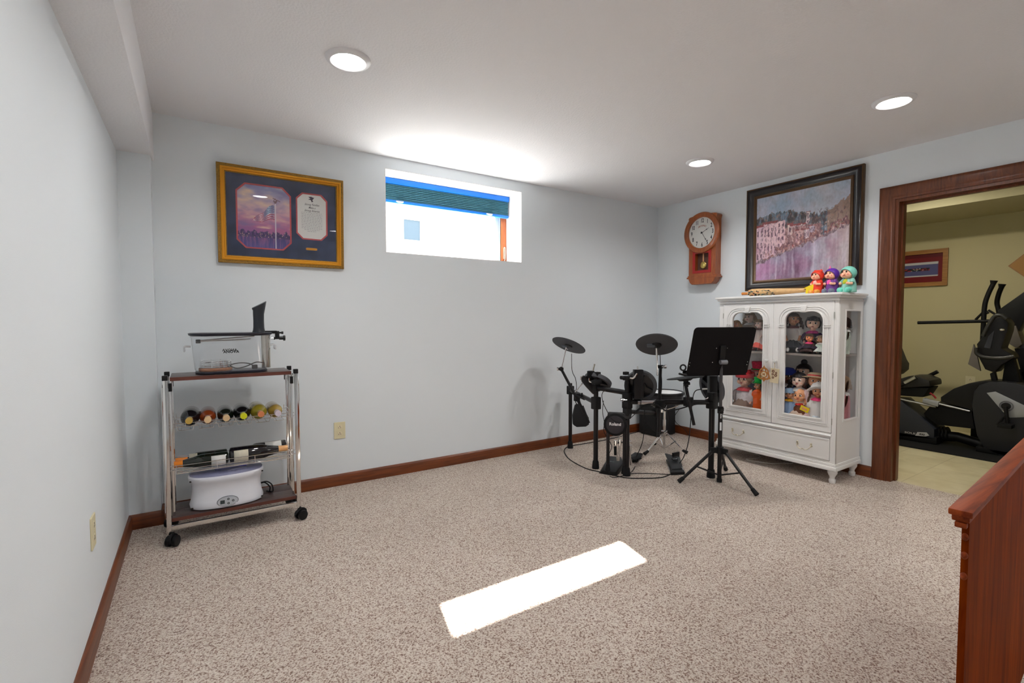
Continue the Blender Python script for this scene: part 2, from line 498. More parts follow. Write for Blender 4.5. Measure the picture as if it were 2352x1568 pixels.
# the window itself
win = thing('window_1', ((WX0 + WX1) / 2, D + .27, WZ0), None, None); win['kind'] = 'structure'
YF = D + .254
wwood = wood('window_wood', s2l(170, 84, 36), s2l(206, 118, 60), axis=2, scale=5)
vinyl = mat('white_vinyl', s2l(225, 228, 226), .4)
fr = MB(); fr.plate(rect(WX0, WX1, WZ0, WZ1), [rect(WX0 + .03, WX1 - .066, WZ0 + .022, WZ1 - .03)], .05, MBK(YF + .05))
fr.build('window_frame', vinyl, win, bev=.002)
MB().box(WX1 - .066, WX1 - .007, YF - .006, YF + .012, WZ0 + .006, WZ1 - .006).build('wooden_stop', wwood, win, bev=.002)
sh = MB(); sh.plate(rect(WX0 + .03, WX1 - .07, WZ0 + .022, WZ1 - .03), [rect(WX0 + .06, WX1 - .118, WZ0 + .045, WZ1 - .06)], .03, MBK(YF + .045))
sh.build('sash', mat('sash_white', s2l(205, 214, 214), .4), win, bev=.003)
MB().box(WX0 + .055, WX1 - .11, YF + .026, YF + .030, WZ0 + .04, WZ1 - .055).build('window_glass', glass('clear_glass'), win)
lt = MB(); cx = WX1 - .036
lt.smooth_tube([(cx, YF - .012, 1.885), (cx + .006, YF - .02, 1.88), (cx + .007, YF - .02, 1.80), (cx + .002, YF - .018, 1.765), (cx - .006, YF - .014, 1.755)], .004, 8)
lt.box(cx - .006, cx + .006, YF - .010, YF - .005, 1.78, 1.885)
lt.build('sash_lock', mat('pale_metal', s2l(200, 196, 180), .35, metal=.4), win)
ck = MB(); c0 = at(1025, 592, 1, D + .23); cx = c0.x
ck.box(cx - .06, cx + .05, YF - .03, YF, WZ0 + .006, WZ0 + .03, bev=.006)
ck.smooth_tube([(cx + .0, YF - .035, WZ0 + .025), (cx + .04, YF - .045, WZ0 + .030), (cx + .06, YF - .05, WZ0 + .045), (cx + .075, YF - .05, WZ0 + .055)], .005, 8)
ck.build('crank', vinyl, win)

# ------------------------------------------------------------------ the cellular blind
blue = mat('blue_plastic', s2l(30, 128, 240), .4)
bl = thing('window_blind', ((WX0 + WX1) / 2, D + .21, 2.14), 'blue cellular blind with dark teal pleats half lowered inside the window recess', 'blind')
bx0, bx1 = WX0 + .01, WX1 - .012
yb_ = D + .212
MB().box(bx0, bx1, yb_ - .022, yb_ + .022, 2.300, 2.346).build('headrail', blue, bl, bev=.006)
pl = MB(); nple = 9; zt_, zb_ = 2.300, 2.172
pts_f = []
for i in range(nple * 2 + 1):
    z_ = lerp(zt_, zb_, i / (nple * 2)); pts_f.append((yb_ - (.017 if i % 2 else .006), z_))
ring_ = pts_f + [(2 * yb_ - a, b) for a, b in pts_f[::-1]]
for A in (bx0 + .004, bx1 - .006):
    pass
va = [pl.bm.verts.new((bx0 + .004, a, b)) for a, b in ring_]; vb = [pl.bm.verts.new((bx1 - .008, a, b)) for a, b in ring_]
for i in range(len(ring_)):
    j = (i + 1) % len(ring_); pl.bm.faces.new((va[i], vb[i], vb[j], va[j]))
pl.bm.faces.new(va); pl.bm.faces.new(vb[::-1])
pl.build('pleated_shade', mat('teal_cloth', s2l(74, 128, 146), .85, bump=.3, bscale=500), bl, flat=True)
MB().box(bx0, bx1 - .004, yb_ - .018, yb_ + .018, 2.150, 2.174).build('bottom_rail', blue, bl, bev=.005)
clip_m = mat('clear_clip', s2l(215, 222, 230), .25)
for px in (918, 1124):
    c_ = at(px, 462 if px < 1000 else 491, 1, yb_ - .02)
    MB().box(c_.x - .03, c_.x + .03, yb_ - .028, yb_ - .017, 2.160, 2.170, bev=.002).smooth_tube([(c_.x - .028, yb_ - .028, 2.163), (c_.x - .015, yb_ - .036, 2.156), (c_.x + .015, yb_ - .036, 2.156), (c_.x + .028, yb_ - .028, 2.163)], .004).build('pull_tab', clip_m, bl)

# ------------------------------------------------------------------ outside
S('ground', MB().box(-14, 22, D + .34, D + 11, 1.45, 1.60), mat('pale_concrete', s2l(205, 203, 198), .9, var=.05, vscale=3), flat=True)
def siding_m():
    M = bpy.data.materials.new('white_siding'); M.use_nodes = True
    n = M.node_tree.nodes; l = M.node_tree.links; b = n['Principled BSDF']; b.inputs['Base Color'].default_value = (.82, .84, .88, 1); b.inputs['Roughness'].default_value = .6
    return M
nb = thing('neighbour_house', (4, D + 7, 1.6), 'white sided house wall with one small window seen through the basement window', 'house')
NY = D + 7
sd = MB(); z_ = 1.55
while z_ < 6.4:
    sd.poly([(-10, NY, z_ + .14), (-10, NY - .018, z_), (-10, NY + .3, z_), (-10, NY + .3, z_ + .14)], (32, 0, 0)); z_ += .14
sd.build('siding', siding_m(), nb, flat=True)
a = at(927, 503, 1, NY - .03); b = at(965, 553, 1, NY - .03)
MB().plate(rect(a.x - .06, b.x + .06, b.z - .06, a.z + .06), [rect(a.x, b.x, b.z, a.z)], .06, MBK(NY + .02)).build('window_frame', vinyl, nb)
MB().box(a.x, b.x, NY - .022, NY - .018, b.z, a.z).build('window_pane', mat('far_pane', s2l(70, 86, 98), .6), nb)

# ------------------------------------------------------------------ recessed ceiling lamps
ring_m = mat('lamp_trim', s2l(225, 225, 228), .45)
glow_m = mat('lamp_glow', (1, 1, 1), .5, emit=(1, .97, .93), es=14)
def can_light(x, y, label, lamp=True, group='recessed ceiling lamps'):
    t = thing('ceiling_light', (x, y, H), label, 'ceiling light', group=group)
    MB().lathe([(.072, -.006), (.082, -.012), (.098, -.006), (.103, 0), (.104, .004), (.072, .004)], (x, y, H - .004), seg=40).build('trim_ring', ring_m, t)
    MB().lathe([(.0001, 0), (.071, 0), (.0711, .006), (.0001, .006)], (x, y, H - .009), seg=40).build('diffuser', glow_m, t)
    if lamp:
        L = bpy.data.lights.new('lamp', 'AREA'); L.shape = 'DISK'; L.size = .14; L.energy = LAMP_W; L.color = (1, .97, .93)
        L.spread = R(150)
        o = bpy.data.objects.new('lamp_light', L); COL.objects.link(o); o.parent = t; o.location = (0, 0, -.014)
    return t
can_light(.645, 2.395, 'round recessed ceiling light nearest the framed flag print')
can_light(3.342, 1.155, 'round recessed ceiling light nearest the doorway, at the right of the photo')
can_light(3.34, 2.41, 'round recessed ceiling light in front of the wall clock, the smallest in view')
can_light(.645, 1.155, 'round recessed ceiling light whose reflection shows in the framed flag print')
for x_, y_ in ((2.0, -1.3), (3.34, -.4), (3.34, -2.2)):  # unseen lamps added behind the camera as fill light
    can_light(x_, y_, 'round recessed ceiling light %s' % {-1.3: 'in the middle of the ceiling behind the camera', -.4: 'behind the camera, over the doorway side', -2.2: 'farthest behind the camera'}[y_])

# ------------------------------------------------------------------ wall outlets
ivory = mat('ivory_plastic', s2l(222, 214, 178), .4)
dark = mat('dark_hole', (.02, .018, .015), .7)
def outlet(M_, label, w_=.080, h_=.122):
    t = thing('wall_outlet', M_.translation, label, 'outlet')
    MB().plate(rrect(-w_ / 2, w_ / 2, -h_ / 2, h_ / 2, .004), [], .006, M_, bev=.002).build('cover_plate', ivory, t)
    for s_ in (-1, 1):
        rc = MB().plate(rrect(-.016, .016, s_ * .024 - .014, s_ * .024 + .014, .009), [], .0075, M_, bev=.0008).build('receptacle', mat('ivory_socket', s2l(228, 218, 186), .35), t)
        q = MB().box(-.0085, -.0055, s_ * .024 - .008, s_ * .024 + .001, .007, .0079, M_).box(.0055, .0085, s_ * .024 - .008, s_ * .024 + .001, .007, .0079, M_)
        q.plate(circ(0, s_ * .024 + .007, .0030, 12), [], .0009, M_ @ Matrix.Translation((0, 0, .007)))
        q.build('slots', dark, rc)
    MB().plate(circ(0, 0, .003, 12), [], .0075, M_).build('screw', ivory, t)
outlet(frame_m((.872, D, .404), (1, 0, 0), (0, 0, 1)), 'ivory duplex outlet on the pale wall beneath the window')
outlet(frame_m((XL, 2.362, .412), (0, 1, 0), (0, 0, 1)), 'ivory duplex outlet on the left wall near the corner chase')
# ------------------------------------------------------------------ the exercise room beyond the doorway
GX = 6.9
gwall = mat('yellow_wall_paint', s2l(200, 192, 152), .7, bump=.1, bscale=300)
gceil = mat('gym_ceiling_paint', s2l(190, 184, 150), .8, bump=.8, bscale=70)
vin = bpy.data.materials.new('vinyl_floor'); vin.use_nodes = True
def _v():
    n = vin.node_tree.nodes; l = vin.node_tree.links; b = n['Principled BSDF']; b.inputs['Roughness'].default_value = .45
    tc = n.new('ShaderNodeTexCoord'); mp = n.new('ShaderNodeMapping')
    l.new(tc.outputs['Object'], mp.inputs['Vector'])
    br = n.new('ShaderNodeTexBrick'); br.offset = 0; br.inputs['Scale'].default_value = 1
    br.inputs['Brick Width'].default_value = .33; br.inputs['Row Height'].default_value = .33; br.inputs['Mortar Size'].default_value = .003
    br.inputs['Color1'].default_value = (*s2l(216, 206, 172), 1); br.inputs['Color2'].default_value = (*s2l(210, 200, 166), 1); br.inputs['Mortar'].default_value = (*s2l(190, 178, 144), 1)
    l.new(mp.outputs['Vector'], br.inputs['Vector'])
    t = n.new('ShaderNodeTexNoise'); t.inputs['Scale'].default_value = 5; t.inputs['Detail'].default_value = 5; l.new(tc.outputs['Object'], t.inputs['Vector'])
    r = n.new('ShaderNodeValToRGB'); r.color_ramp.elements[0].position = .35; r.color_ramp.elements[0].color = (.86, .83, .76, 1); r.color_ramp.elements[1].position = .6; r.color_ramp.elements[1].color = (1, 1, 1, 1)
    l.new(t.outputs['Fac'], r.inputs['Fac'])
    mx = n.new('ShaderNodeMix'); mx.data_type = 'RGBA'; mx.blend_type = 'MULTIPLY'; mx.inputs['Factor'].default_value = 1
    l.new(br.outputs['Color'], mx.inputs['A']); l.new(r.outputs['Color'], mx.inputs['B']); l.new(mx.outputs['Result'], b.inputs['Base Color'])
_v()
S('floor_gym', MB().box(XR + .06, GX + .1, -1.6, D + .1, -.1, -.002), vin, flat=True)
S('ceiling_gym', MB().box(XR + .12, GX + .1, -1.6, D + .1, H, H + .15), gceil, flat=True)
S('ceiling_gym_soffit', MB().box(6.0, GX + .05, -1.55, D + .05, 2.28, H + .02), gceil, bev=.004)
S('wall_gym_far', MB().box(GX, GX + .1, -1.6, D + .1, -.05, H + .05), gwall, flat=True)
S('wall_gym_left', MB().box(XR + .12, GX + .05, D, D + .1, -.05, H + .05), gwall, flat=True)
S('wall_gym_right', MB().box(XR + .12, GX + .05, -1.7, -1.6, -.05, H + .05), gwall, flat=True)
outlet(frame_m(at(2229, 877, 0, GX), (0, -1, 0), (0, 0, 1)), 'ivory outlet low on the yellow wall behind the exercise bike')
can = can_light(5.35, 1.75, 'round recessed ceiling light of the exercise room', lamp=False, group='recessed ceiling lamps of the exercise room')
L = bpy.data.lights.new('lamp', 'AREA'); L.shape = 'DISK'; L.size = .14; L.energy = GYM_W; L.color = (1, .92, .76)
o = bpy.data.objects.new('lamp_light', L); COL.objects.link(o); o.parent = can; o.location = (0, 0, -.014)

blk = mat('black_plastic', (.007, .007, .008), .4, spec=.35)
blk_m = mat('black_matte', (.006, .006, .007), .6, spec=.3)
rub = mat('black_rubber', (.009, .009, .010), .75, spec=.3, bump=.2, bscale=150)
slate = mat('slate_plastic', (.028, .032, .045), .45)
grey_p = mat('grey_plastic', s2l(120, 122, 128), .45)
silver = mat('silver_paint', s2l(170, 174, 180), .35, metal=.3)
chrome = mat('chrome', (.78, .77, .76), .08, metal=1)
steel = mat('brushed_steel', (.60, .60, .60), .28, metal=1)

# mat under the machines
m0 = at(2044, 1022, 2, .012); 
tag(MB().box(5.63, 6.62, .35, 2.35, -.002, .009).build('equipment_mat', rub, None, bev=.003), 'black rubber floor mat under the exercise bike', 'mat')

def P3(X, *pts): return [tuple(at(a, b, 0, X)) for a, b in pts]
def slab(X, t, pts): return MB().poly(P3(X, *pts), (t, 0, 0))
# recumbent bike, side towards the doorway
c_ = at(2312, 932, 0, 5.92)
bk = thing('exercise_bike', (6.1, 1.4, .012), 'black recumbent exercise bike with silver side inlay standing on the rubber mat', 'exercise bike')
X = 5.90
b_ = MB().poly(P3(X, (2352, 885), (2335, 880), (2300, 876), (2270, 877), (2248, 884), (2236, 900), (2231, 930), (2236, 965), (2243, 1000), (2258, 1027), (2275, 1040), (2300, 1050), (2380, 1060), (2440, 1040), (2470, 980), (2450, 920), (2400, 890)), (.34, 0, 0))
b_.build('flywheel_housing', mat('graphite_shell', (.016, .017, .022), .42), bk, bev=.018)
slab(X - .006, .012, [(2266, 902), (2286, 899), (2380, 944), (2380, 957), (2319, 959), (2303, 945)]).build('side_inlay', silver, bk, bev=.002)
hub = at(2312, 932, 0, X)
MB().cyl((X - .03, hub.y, hub.z), (X + .01, hub.y, hub.z), .030, seg=24).build('crank_hub', blk, bk)
MB().ring((X - .008, hub.y, hub.z), .042, .005, frame_m((0, 0, 0), (0, 1, 0), (0, 0, 1))).build('hub_ring', grey_p, bk)
pe = at(2314, 975, 0, X - .05)
ca = MB().tube([(X - .035, hub.y, hub.z), (X - .045, pe.y, pe.z)], [.015, .012], 10); ca.build('crank_arm', blk, bk)
pd = MB().box(X - .15, X - .045, pe.y - .045, pe.y + .045, pe.z - .02, pe.z + .012, bev=.006); pd.smooth_tube([(X - .14, pe.y + .05, pe.z), (X - .12, pe.y + .02, pe.z + .06), (X - .06, pe.y + .02, pe.z + .06), (X - .05, pe.y + .05, pe.z)], .006)
pd.build('pedal', blk_m, bk)
up = slab(X + .02, .30, [(2160, 912), (2190, 892), (2225, 880), (2262, 874), (2300, 876), (2250, 884), (2238, 900), (2233, 945), (2226, 940), (2160, 922)]); up.build('upper_shroud', blk, bk, bev=.012)
slab(X + .05, .24, [(2142, 925), (2232, 942), (2238, 985), (2150, 975), (2120, 950)]).build('lower_shroud', blk_m, bk, bev=.01)
rl = MB().tube(P3(X + .03, (2010, 904), (2150, 934)), .012, 8).tube(P3(X + .03, (2157, 927), (2228, 944)), .010, 8); rl.build('seat_rail', steel, bk)
slab(X, .05, [(2120, 914), (2156, 923), (2154, 934), (2118, 924)]).build('rail_bracket', silver, bk, bev=.003)
rb = MB().poly(P3(X, (1990, 910), (2067, 918), (2146, 986), (2146, 1010), (2050, 1002), (1990, 998)), (.30, 0, 0)); rb.build('rear_cover', slate, bk, bev=.012)
Mt = lambda px, py, X: frame_m(at(px, py, 0, X), (0, -1, 0), (0, 0, 1))
tx = MB().text('SOLE', .024, Mt(2090, 994, X - .004), sx=1.6, align='CENTER', bold=.0006); tx.build('lettering', mat('pale_print', s2l(190, 188, 188), .4), bk)
slab(X - .004, .006, [(2107, 992), (2128, 993), (2134, 1000), (2126, 1002), (2102, 1000)]).build('badge', mat('badge_white', s2l(200, 200, 204), .4), bk)
MB().text('R92', .022, Mt(2117, 997.5, X - .0055), sx=1.2, shear=.3, bold=.0006).build('lettering', blk, bk)
ft = MB().tube(P3(X + .14, (2146, 1000), (2200, 1003), (2262, 1022)), [.055, .045, .045], 12)
for k in range(4): ft.cyl(*P3(X + .14, (2153 + k * 8, 992 + k), (2156 + k * 8, 992 + k)), .065, seg=14)
ft.build('base_tube', blk, bk)
MB().box(X + .0, X + .3, at(2275, 1040, 0, X).y - .25, at(2275, 1040, 0, X).y + .1, .012, .06, bev=.01).build('front_foot', blk_m, bk)
MB().box(X + .0, X + .3, at(2050, 1000, 0, X).y - .35, at(2050, 1000, 0, X).y + .1, .012, .08, bev=.01).build('rear_foot', blk_m, bk)
st = MB().poly(P3(X + .02, (1990, 876), (2060, 872), (2085, 864), (2110, 864), (2135, 874), (2137, 888), (2090, 890), (1990, 896)), (.34, 0, 0)); st.build('seat', mat('seat_vinyl', (.014, .013, .012), .5, bump=.2), bk, bev=.02)
st = MB().poly(P3(X + .04, (1990, 896), (2090, 890), (2135, 890), (2120, 912), (2060, 908), (1990, 905)), (.26, 0, 0)); st.build('seat_carriage', blk_m, bk, bev=.01)
MB().poly(P3(X + .02, (1980, 872), (2020, 872), (2048, 862), (2060, 852), (2061, 838), (2055, 828), (2040, 790), (2020, 740), (1990, 740)), (.34, 0, 0)).build('backrest', MATS['seat_vinyl'], bk, bev=.03)
MB().tube(P3(X - .02, (2045, 895), (2075, 882), (2106, 866)), .017, 10).build('side_grip', blk, bk)
MB().tube(P3(X - .03, (2078, 879), (2103, 866)), .019, 10).build('grip_sensor', steel, bk)
MB().tube(P3(X + .38, (2105, 880), (2125, 867), (2154, 853)), .018, 10).build('side_grip', blk, bk)
MB().smooth_tube(P3(X + .04, (2150, 915), (2144, 908), (2136, 902)), .008).build('adjust_lever', mat('lever_red', s2l(150, 20, 30), .4), bk)
# console mast and console with the loop handle
mast = MB().poly(P3(X + .12, (2277, 880), (2272, 862), (2262, 838), (2262, 815), (2330, 812), (2320, 845), (2303, 880)), (.07, 0, 0)); 
MB().poly(P3(X + .13, (2279, 884), (2273, 858), (2284, 852), (2291, 884)), (.06, 0, 0)).build('mast', blk, bk, bev=.006)
MB().poly(P3(X + .13, (2301, 876), (2308, 830), (2290, 810), (2325, 812), (2345, 884)), (.08, 0, 0)).build('mast_shroud', blk_m, bk, bev=.006)
con = MB().poly(P3(X + .06, (2247, 820), (2243, 790), (2258, 772), (2272, 745), (2288, 728), (2306, 728), (2316, 742), (2314, 760), (2300, 800), (2322, 812), (2328, 822), (2300, 838), (2284, 856), (2262, 848)), (.22, 0, 0)); con.build('console', blk, bk, bev=.012)
MB().smooth_tube(P3(X + .02, (2258, 772), (2270, 748), (2284, 727), (2300, 724), (2312, 732)), .016, 10).smooth_tube(P3(X + .02, (2243, 798), (2244, 812), (2262, 820), (2300, 822), (2330, 818)), .016, 10).build('loop_handle', mat('handle_grip', (.03, .03, .028), .35), bk)
MB().poly(P3(X + .055, (2284, 758), (2275, 800), (2260, 798), (2270, 772)), (.02, 0, 0)).build('console_panel', mat('panel_blue_grey', (.05, .055, .075), .4), bk)
MB().poly(P3(X + .20, (2236, 790), (2242, 806), (2252, 852), (2223, 836)), (.03, 0, 0)).build('rear_panel', mat('warm_grey_plastic', s2l(110, 104, 98), .5), bk, bev=.003)
MB().ell(tuple(at(2301, 757, 0, X + .04)), (.01, .018, .012)).build('button', chrome, bk)
# second machine: elliptical arms, strut and display
el = thing('elliptical_trainer', (6.5, 1.1, .012), 'black elliptical trainer with upright arms and a long side bar behind the exercise bike', 'exercise machine')
Y = 6.42
MB().smooth_tube(P3(Y, (2256, 800), (2259, 740), (2262, 700), (2270, 675), (2282, 650)), .020, 12).tube(P3(Y, (2281, 652), (2283, 644)), [.020, .030], 12).build('moving_arm', blk, el)
MB().smooth_tube(P3(Y + .1, (2300, 760), (2294, 715), (2290, 695), (2294, 675), (2301, 658)), .020, 12).tube(P3(Y + .1, (2300, 660), (2302, 652)), [.020, .030], 12).build('moving_arm', blk, el)
MB().tube(P3(Y - .1, (2108, 741), (2230, 738), (2275, 737)), .016, 10).build('side_bar', blk_m, el)
MB().tube(P3(Y, (2241, 734), (2262, 712), (2270, 720)), .012, 10).tube(P3(Y, (2270, 712), (2290, 724)), .010).build('bracket', blk_m, el)
MB().poly(P3(Y, (2290, 722), (2292, 712), (2340, 678), (2420, 620), (2440, 660), (2360, 720), (2335, 770), (2318, 775), (2312, 735)), (.14, 0, 0)).build('display_shroud', blk, el, bev=.012)
MB().poly(P3(Y + .02, (2330, 765), (2340, 765), (2400, 905), (2380, 905)), (.08, 0, 0)).build('mast', mat('machine_grey', (.11, .11, .125), .45), el, bev=.005)
MB().poly(P3(Y - .02, (2312, 745), (2334, 748), (2348, 790), (2335, 800), (2318, 790)), (.16, 0, 0)).build('pivot_cover', MATS['warm_grey_plastic'], el, bev=.01)
MB().poly(P3(Y, (2330, 800), (2352, 800), (2420, 1000), (2390, 1010)), (.06, 0, 0)).build('swing_link', blk, el)
yb0 = at(2352, 900, 0, Y).y
MB().box(Y - .05, Y + .2, yb0 - .7, yb0 + .35, .03, .16, bev=.02).build('base_frame', blk_m, el)
MB().box(Y - .06, Y + .22, yb0 + .25, yb0 + .33, .012, .07, bev=.01).build('foot', blk_m, el)
MB().box(Y - .06, Y + .22, yb0 - .65, yb0 - .57, .012, .07, bev=.01).build('foot', blk_m, el)
MB().box(Y + .0, Y + .12, yb0 - .25, yb0 + .05, .1, .75, bev=.03).build('column', blk, el)

# pictures in the exercise room
oak = wood('oak_frame', s2l(140, 92, 40), s2l(178, 126, 62), axis=1, scale=5)
pa, pb = at(2180, 569, 0, GX), at(2178, 655, 0, GX); W1 = .92; zc = (pa.z + pb.z) / 2; hh = pa.z - pb.z
cy_ = pa.y + W1 / 2
rp = thing('picture_frame', (GX, cy_, zc - hh / 2), 'oak framed red racing collage on the yellow wall beyond the doorway', 'picture')
Mg = frame_m((GX - .002, cy_, zc), (0, -1, 0), (0, 0, 1))
MB().plate(rect(-W1 / 2, W1 / 2, -hh / 2, hh / 2), [rect(-W1 / 2 + .045, W1 / 2 - .045, -hh / 2 + .045, hh / 2 - .045)], .022, Mg, bev=.002).build('frame', oak, rp)
def collage(u, v):
    c = (112, 12, 22)
    k = (v - .42) - (1 - u) * -.0
    if v > .52 + (u - .35) * .9 and v < .86: c = mixc((176, 60, 30), (120, 20, 20), (u - .2) * 2 + .3 * fbm(u * 9, v * 4))
    if v > .86: c = (92, 10, 18)
    def inb(x0, x1, y0, y1): return x0 < u < x1 and y0 < v < y1
    if inb(.52, .95, .20, .72):
        c = (196, 196, 200) if (v > .63 or v < .25) else (84, 84, 130)
        if v < .63 and v > .25 and .40 < v < .52 and .58 < u < .86:
            q = fbm(u * 30, v * 20); c = (150, 40, 50) if q > .15 else ((20, 30, 34) if q < .02 else (170, 180, 170))
    for (x0, x1, y0, y1) in ((.37, .48, .40, .62), (.37, .48, .07, .32), (.23, .34, .26, .48), (.06, .18, .18, .34)):
        if inb(x0, x1, y0, y1):
            q = fbm(u * 60, v * 30); c = (196, 190, 180) if q > .1 else ((150, 40, 30) if q > -.1 else (40, 60, 46))
    if inb(.02, .26, .52, .80): c = mixc((36, 40, 44), (150, 120, 50), .5 + fbm(u * 20, v * 16))
    return c
canvas('collage_print', W1 - .088, hh - .088, 90, 50, collage, frame_m((GX - .008, cy_, zc), (0, -1, 0), (0, 0, 1)), rp, attr_mat('painted_print', .45))
dp = at(2316, 611, 0, GX); q = .34
dm = thing('diamond_sign', (GX, dp.y - q, dp.z - q), 'tan diamond shaped sign with small black print at the right edge of the yellow wall', 'sign')
Md = frame_m((GX - .002, dp.y - q, dp.z), (0, -1, 0), (0, 0, 1))
MB().plate([(-q, 0), (0, -q), (q, 0), (0, q)], [], .012, Md).build('board', oak, dm)
MB().plate([(-q + .012, 0), (0, -q + .012), (q - .012, 0), (0, q - .012)], [], .014, Md).build('sign_face', mat('tan_sign', s2l(176, 128, 60), .5), dm)
g = MB()
for k in range(5): g.box(-.2 + k * .05, -.165 + k * .05, .00, .035, .014, .0155, Md)
g.box(-.21, .05, -.02, -.012, .014, .0155, Md).box(-.1, .1, .07, .09, .014, .0155, Md)
g.build('print_marks', blk_m, dm)

# ------------------------------------------------------------------ cherry wood panel in the lower right corner
cherry = wood('cherry_wood', s2l(96, 30, 2), s2l(146, 62, 6), axis=2, scale=2.2, rough=.6, coat=0, stretch=9, spec=.03)
cherry_h = wood('cherry_wood_cap', s2l(104, 36, 8), s2l(156, 68, 22), axis=0, scale=4, rough=.5, coat=.0, spec=.2)
A = Vector(at(2177, 1165, 2, .80)); Bv = Vector(at(2352, 1003, 2, .80)); ux = (Bv - A).normalized(); uy = Vector((-ux.y, ux.x, 0))
hb = thing('wooden_headboard', (A.x + ux.x * .6, A.y + ux.y * .6, 0), 'cherry red wooden panel with a capped top edge in the lower right corner', 'furniture panel')  # unidentified piece of furniture, built as a thin capped panel
Mh = frame_m((A.x, A.y, 0), ux, uy)       # local x along, y away from the camera, z up?
Mh = Matrix((ux, uy, Vector((0, 0, 1)))).transposed().to_4x4(); Mh.translation = (A.x, A.y, 0)
cap = MB()
pr = [(.030, 0), (.034, -.006), (.030, -.014), (.022, -.018), (.014, -.026), (.0, -.030)]
cap.box(0, 1.30, -.040, .0, .786, .80, Mh, bev=.004).box(.010, 1.29, -.034, -.004, .772, .787, Mh, bev=.004)
cap.build('top_cap', cherry_h, hb)
bd = MB().box(.020, 1.28, -.032, -.020, .02, .775, Mh)
bd.build('panel', cherry, hb)
MB().box(.006, .022, -.03, -.010, .760, .772, Mh, bev=.003).build('edge_beading', cherry_h, hb)
for z_ in (.74, .70, .655): MB().ell(Mh @ Vector((.018, -.026, z_)), (.005, .006, .008)).build('beading_knob', cherry_h, hb)
MB().box(.03, .09, -.040, .0, 0, .03, Mh).build('foot', cherry_h, hb)
MB().box(1.2, 1.26, -.040, .0, 0, .03, Mh).build('foot', cherry_h, hb)
# ------------------------------------------------------------------ framed flag print
gold = mat('gold_leaf', s2l(214, 148, 40), .32, metal=.55, bump=.1)
gold_d = mat('antique_gold', s2l(150, 112, 44), .45, metal=.4, bump=.9, bscale=120, var=.25, vscale=120)
A_, B_ = at(498, 372, 1, D - .02), at(787, 618, 1, D - .02)
fx0, fx1, fz0, fz1 = .141, .915, 1.575, 2.198
fcx, fcz, fw, fh = (fx0 + fx1) / 2, (fz0 + fz1) / 2, fx1 - fx0, fz1 - fz0
TILT = R(1.6)
pf = thing('picture_frame', (fcx, D, fz0), 'gold framed flag print with navy mat and a lettered card on the window wall', 'picture')
# the frame hangs from the wall leaning forward a touch
Mp = Matrix.Translation((fcx, D - .004, fz0)) @ Matrix.Rotation(TILT, 4, 'X') @ frame_m((0, 0, fh / 2), (1, 0, 0), (0, 0, 1))
def pframe(w_, h_, a, b, d0, d1): return MB().plate(rect(-w_ / 2 + a, w_ / 2 - a, -h_ / 2 + a, h_ / 2 - a), [rect(-w_ / 2 + b, w_ / 2 - b, -h_ / 2 + b, h_ / 2 - b)], d1 - d0, Mp @ Matrix.Translation((0, 0, d0)), bev=.0025)
pframe(fw, fh, 0, .020, 0, .026).build('frame_outer', gold_d, pf)
pframe(fw, fh, .019, .032, 0, .030).build('frame_bead', gold, pf)
pframe(fw, fh, .031, .044, 0, .022).build('frame_inner', gold, pf)
pframe(fw, fh, .043, .050, 0, .016).build('frame_lip', gold_d, pf)
def oct_(cx, cy, w_, h_, c): return [(cx - w_ / 2 + c, cy - h_ / 2), (cx + w_ / 2 - c, cy - h_ / 2), (cx + w_ / 2, cy - h_ / 2 + c), (cx + w_ / 2, cy + h_ / 2 - c), (cx + w_ / 2 - c, cy + h_ / 2), (cx - w_ / 2 + c, cy + h_ / 2), (cx - w_ / 2, cy + h_ / 2 - c), (cx - w_ / 2, cy - h_ / 2 + c)]
def loc(px, py):
    q = Mp.inverted() @ at(px, py, 1, D - .02); return q.x, q.y
a0, a1 = loc(542, 495), loc(669, 495); b0, b1 = loc(680, 500), loc(752, 500)
t0, t1 = loc(605, 425), loc(605, 572); s0, s1 = loc(716, 445), loc(716, 551)
o1 = ((a0[0] + a1[0]) / 2, (t0[1] + t1[1]) / 2, a1[0] - a0[0], t0[1] - t1[1])
o2 = ((b0[0] + b1[0]) / 2, (s0[1] + s1[1]) / 2, b1[0] - b0[0], s0[1] - s1[1])
c1, c2 = .052, .040
navy = mat('navy_mat_board', s2l(56, 66, 94), .8, var=.35, vscale=14)
red_b = mat('red_mat_edge', s2l(196, 84, 88), .6)
MB().plate(rect(-fw / 2 + .045, fw / 2 - .045, -fh / 2 + .045, fh / 2 - .045), [oct_(*o1, c1), oct_(*o2, c2)], .004, Mp @ Matrix.Translation((0, 0, .005))).build('mat_board', navy, pf)
rbm = MB()
for o_, c in ((o1, c1), (o2, c2)):
    rbm.plate(oct_(*o_, c), [oct_(o_[0], o_[1], o_[2] - .018, o_[3] - .018, c - .004)], .0035, Mp @ Matrix.Translation((0, 0, .0042)))
rbm.build('mat_edge', red_b, pf)
def flag_sky(u, v):
    return tuple(22 + x * .93 for x in _flag_sky(u, v))  # whole print paled: glass reflection and room light put into its colours
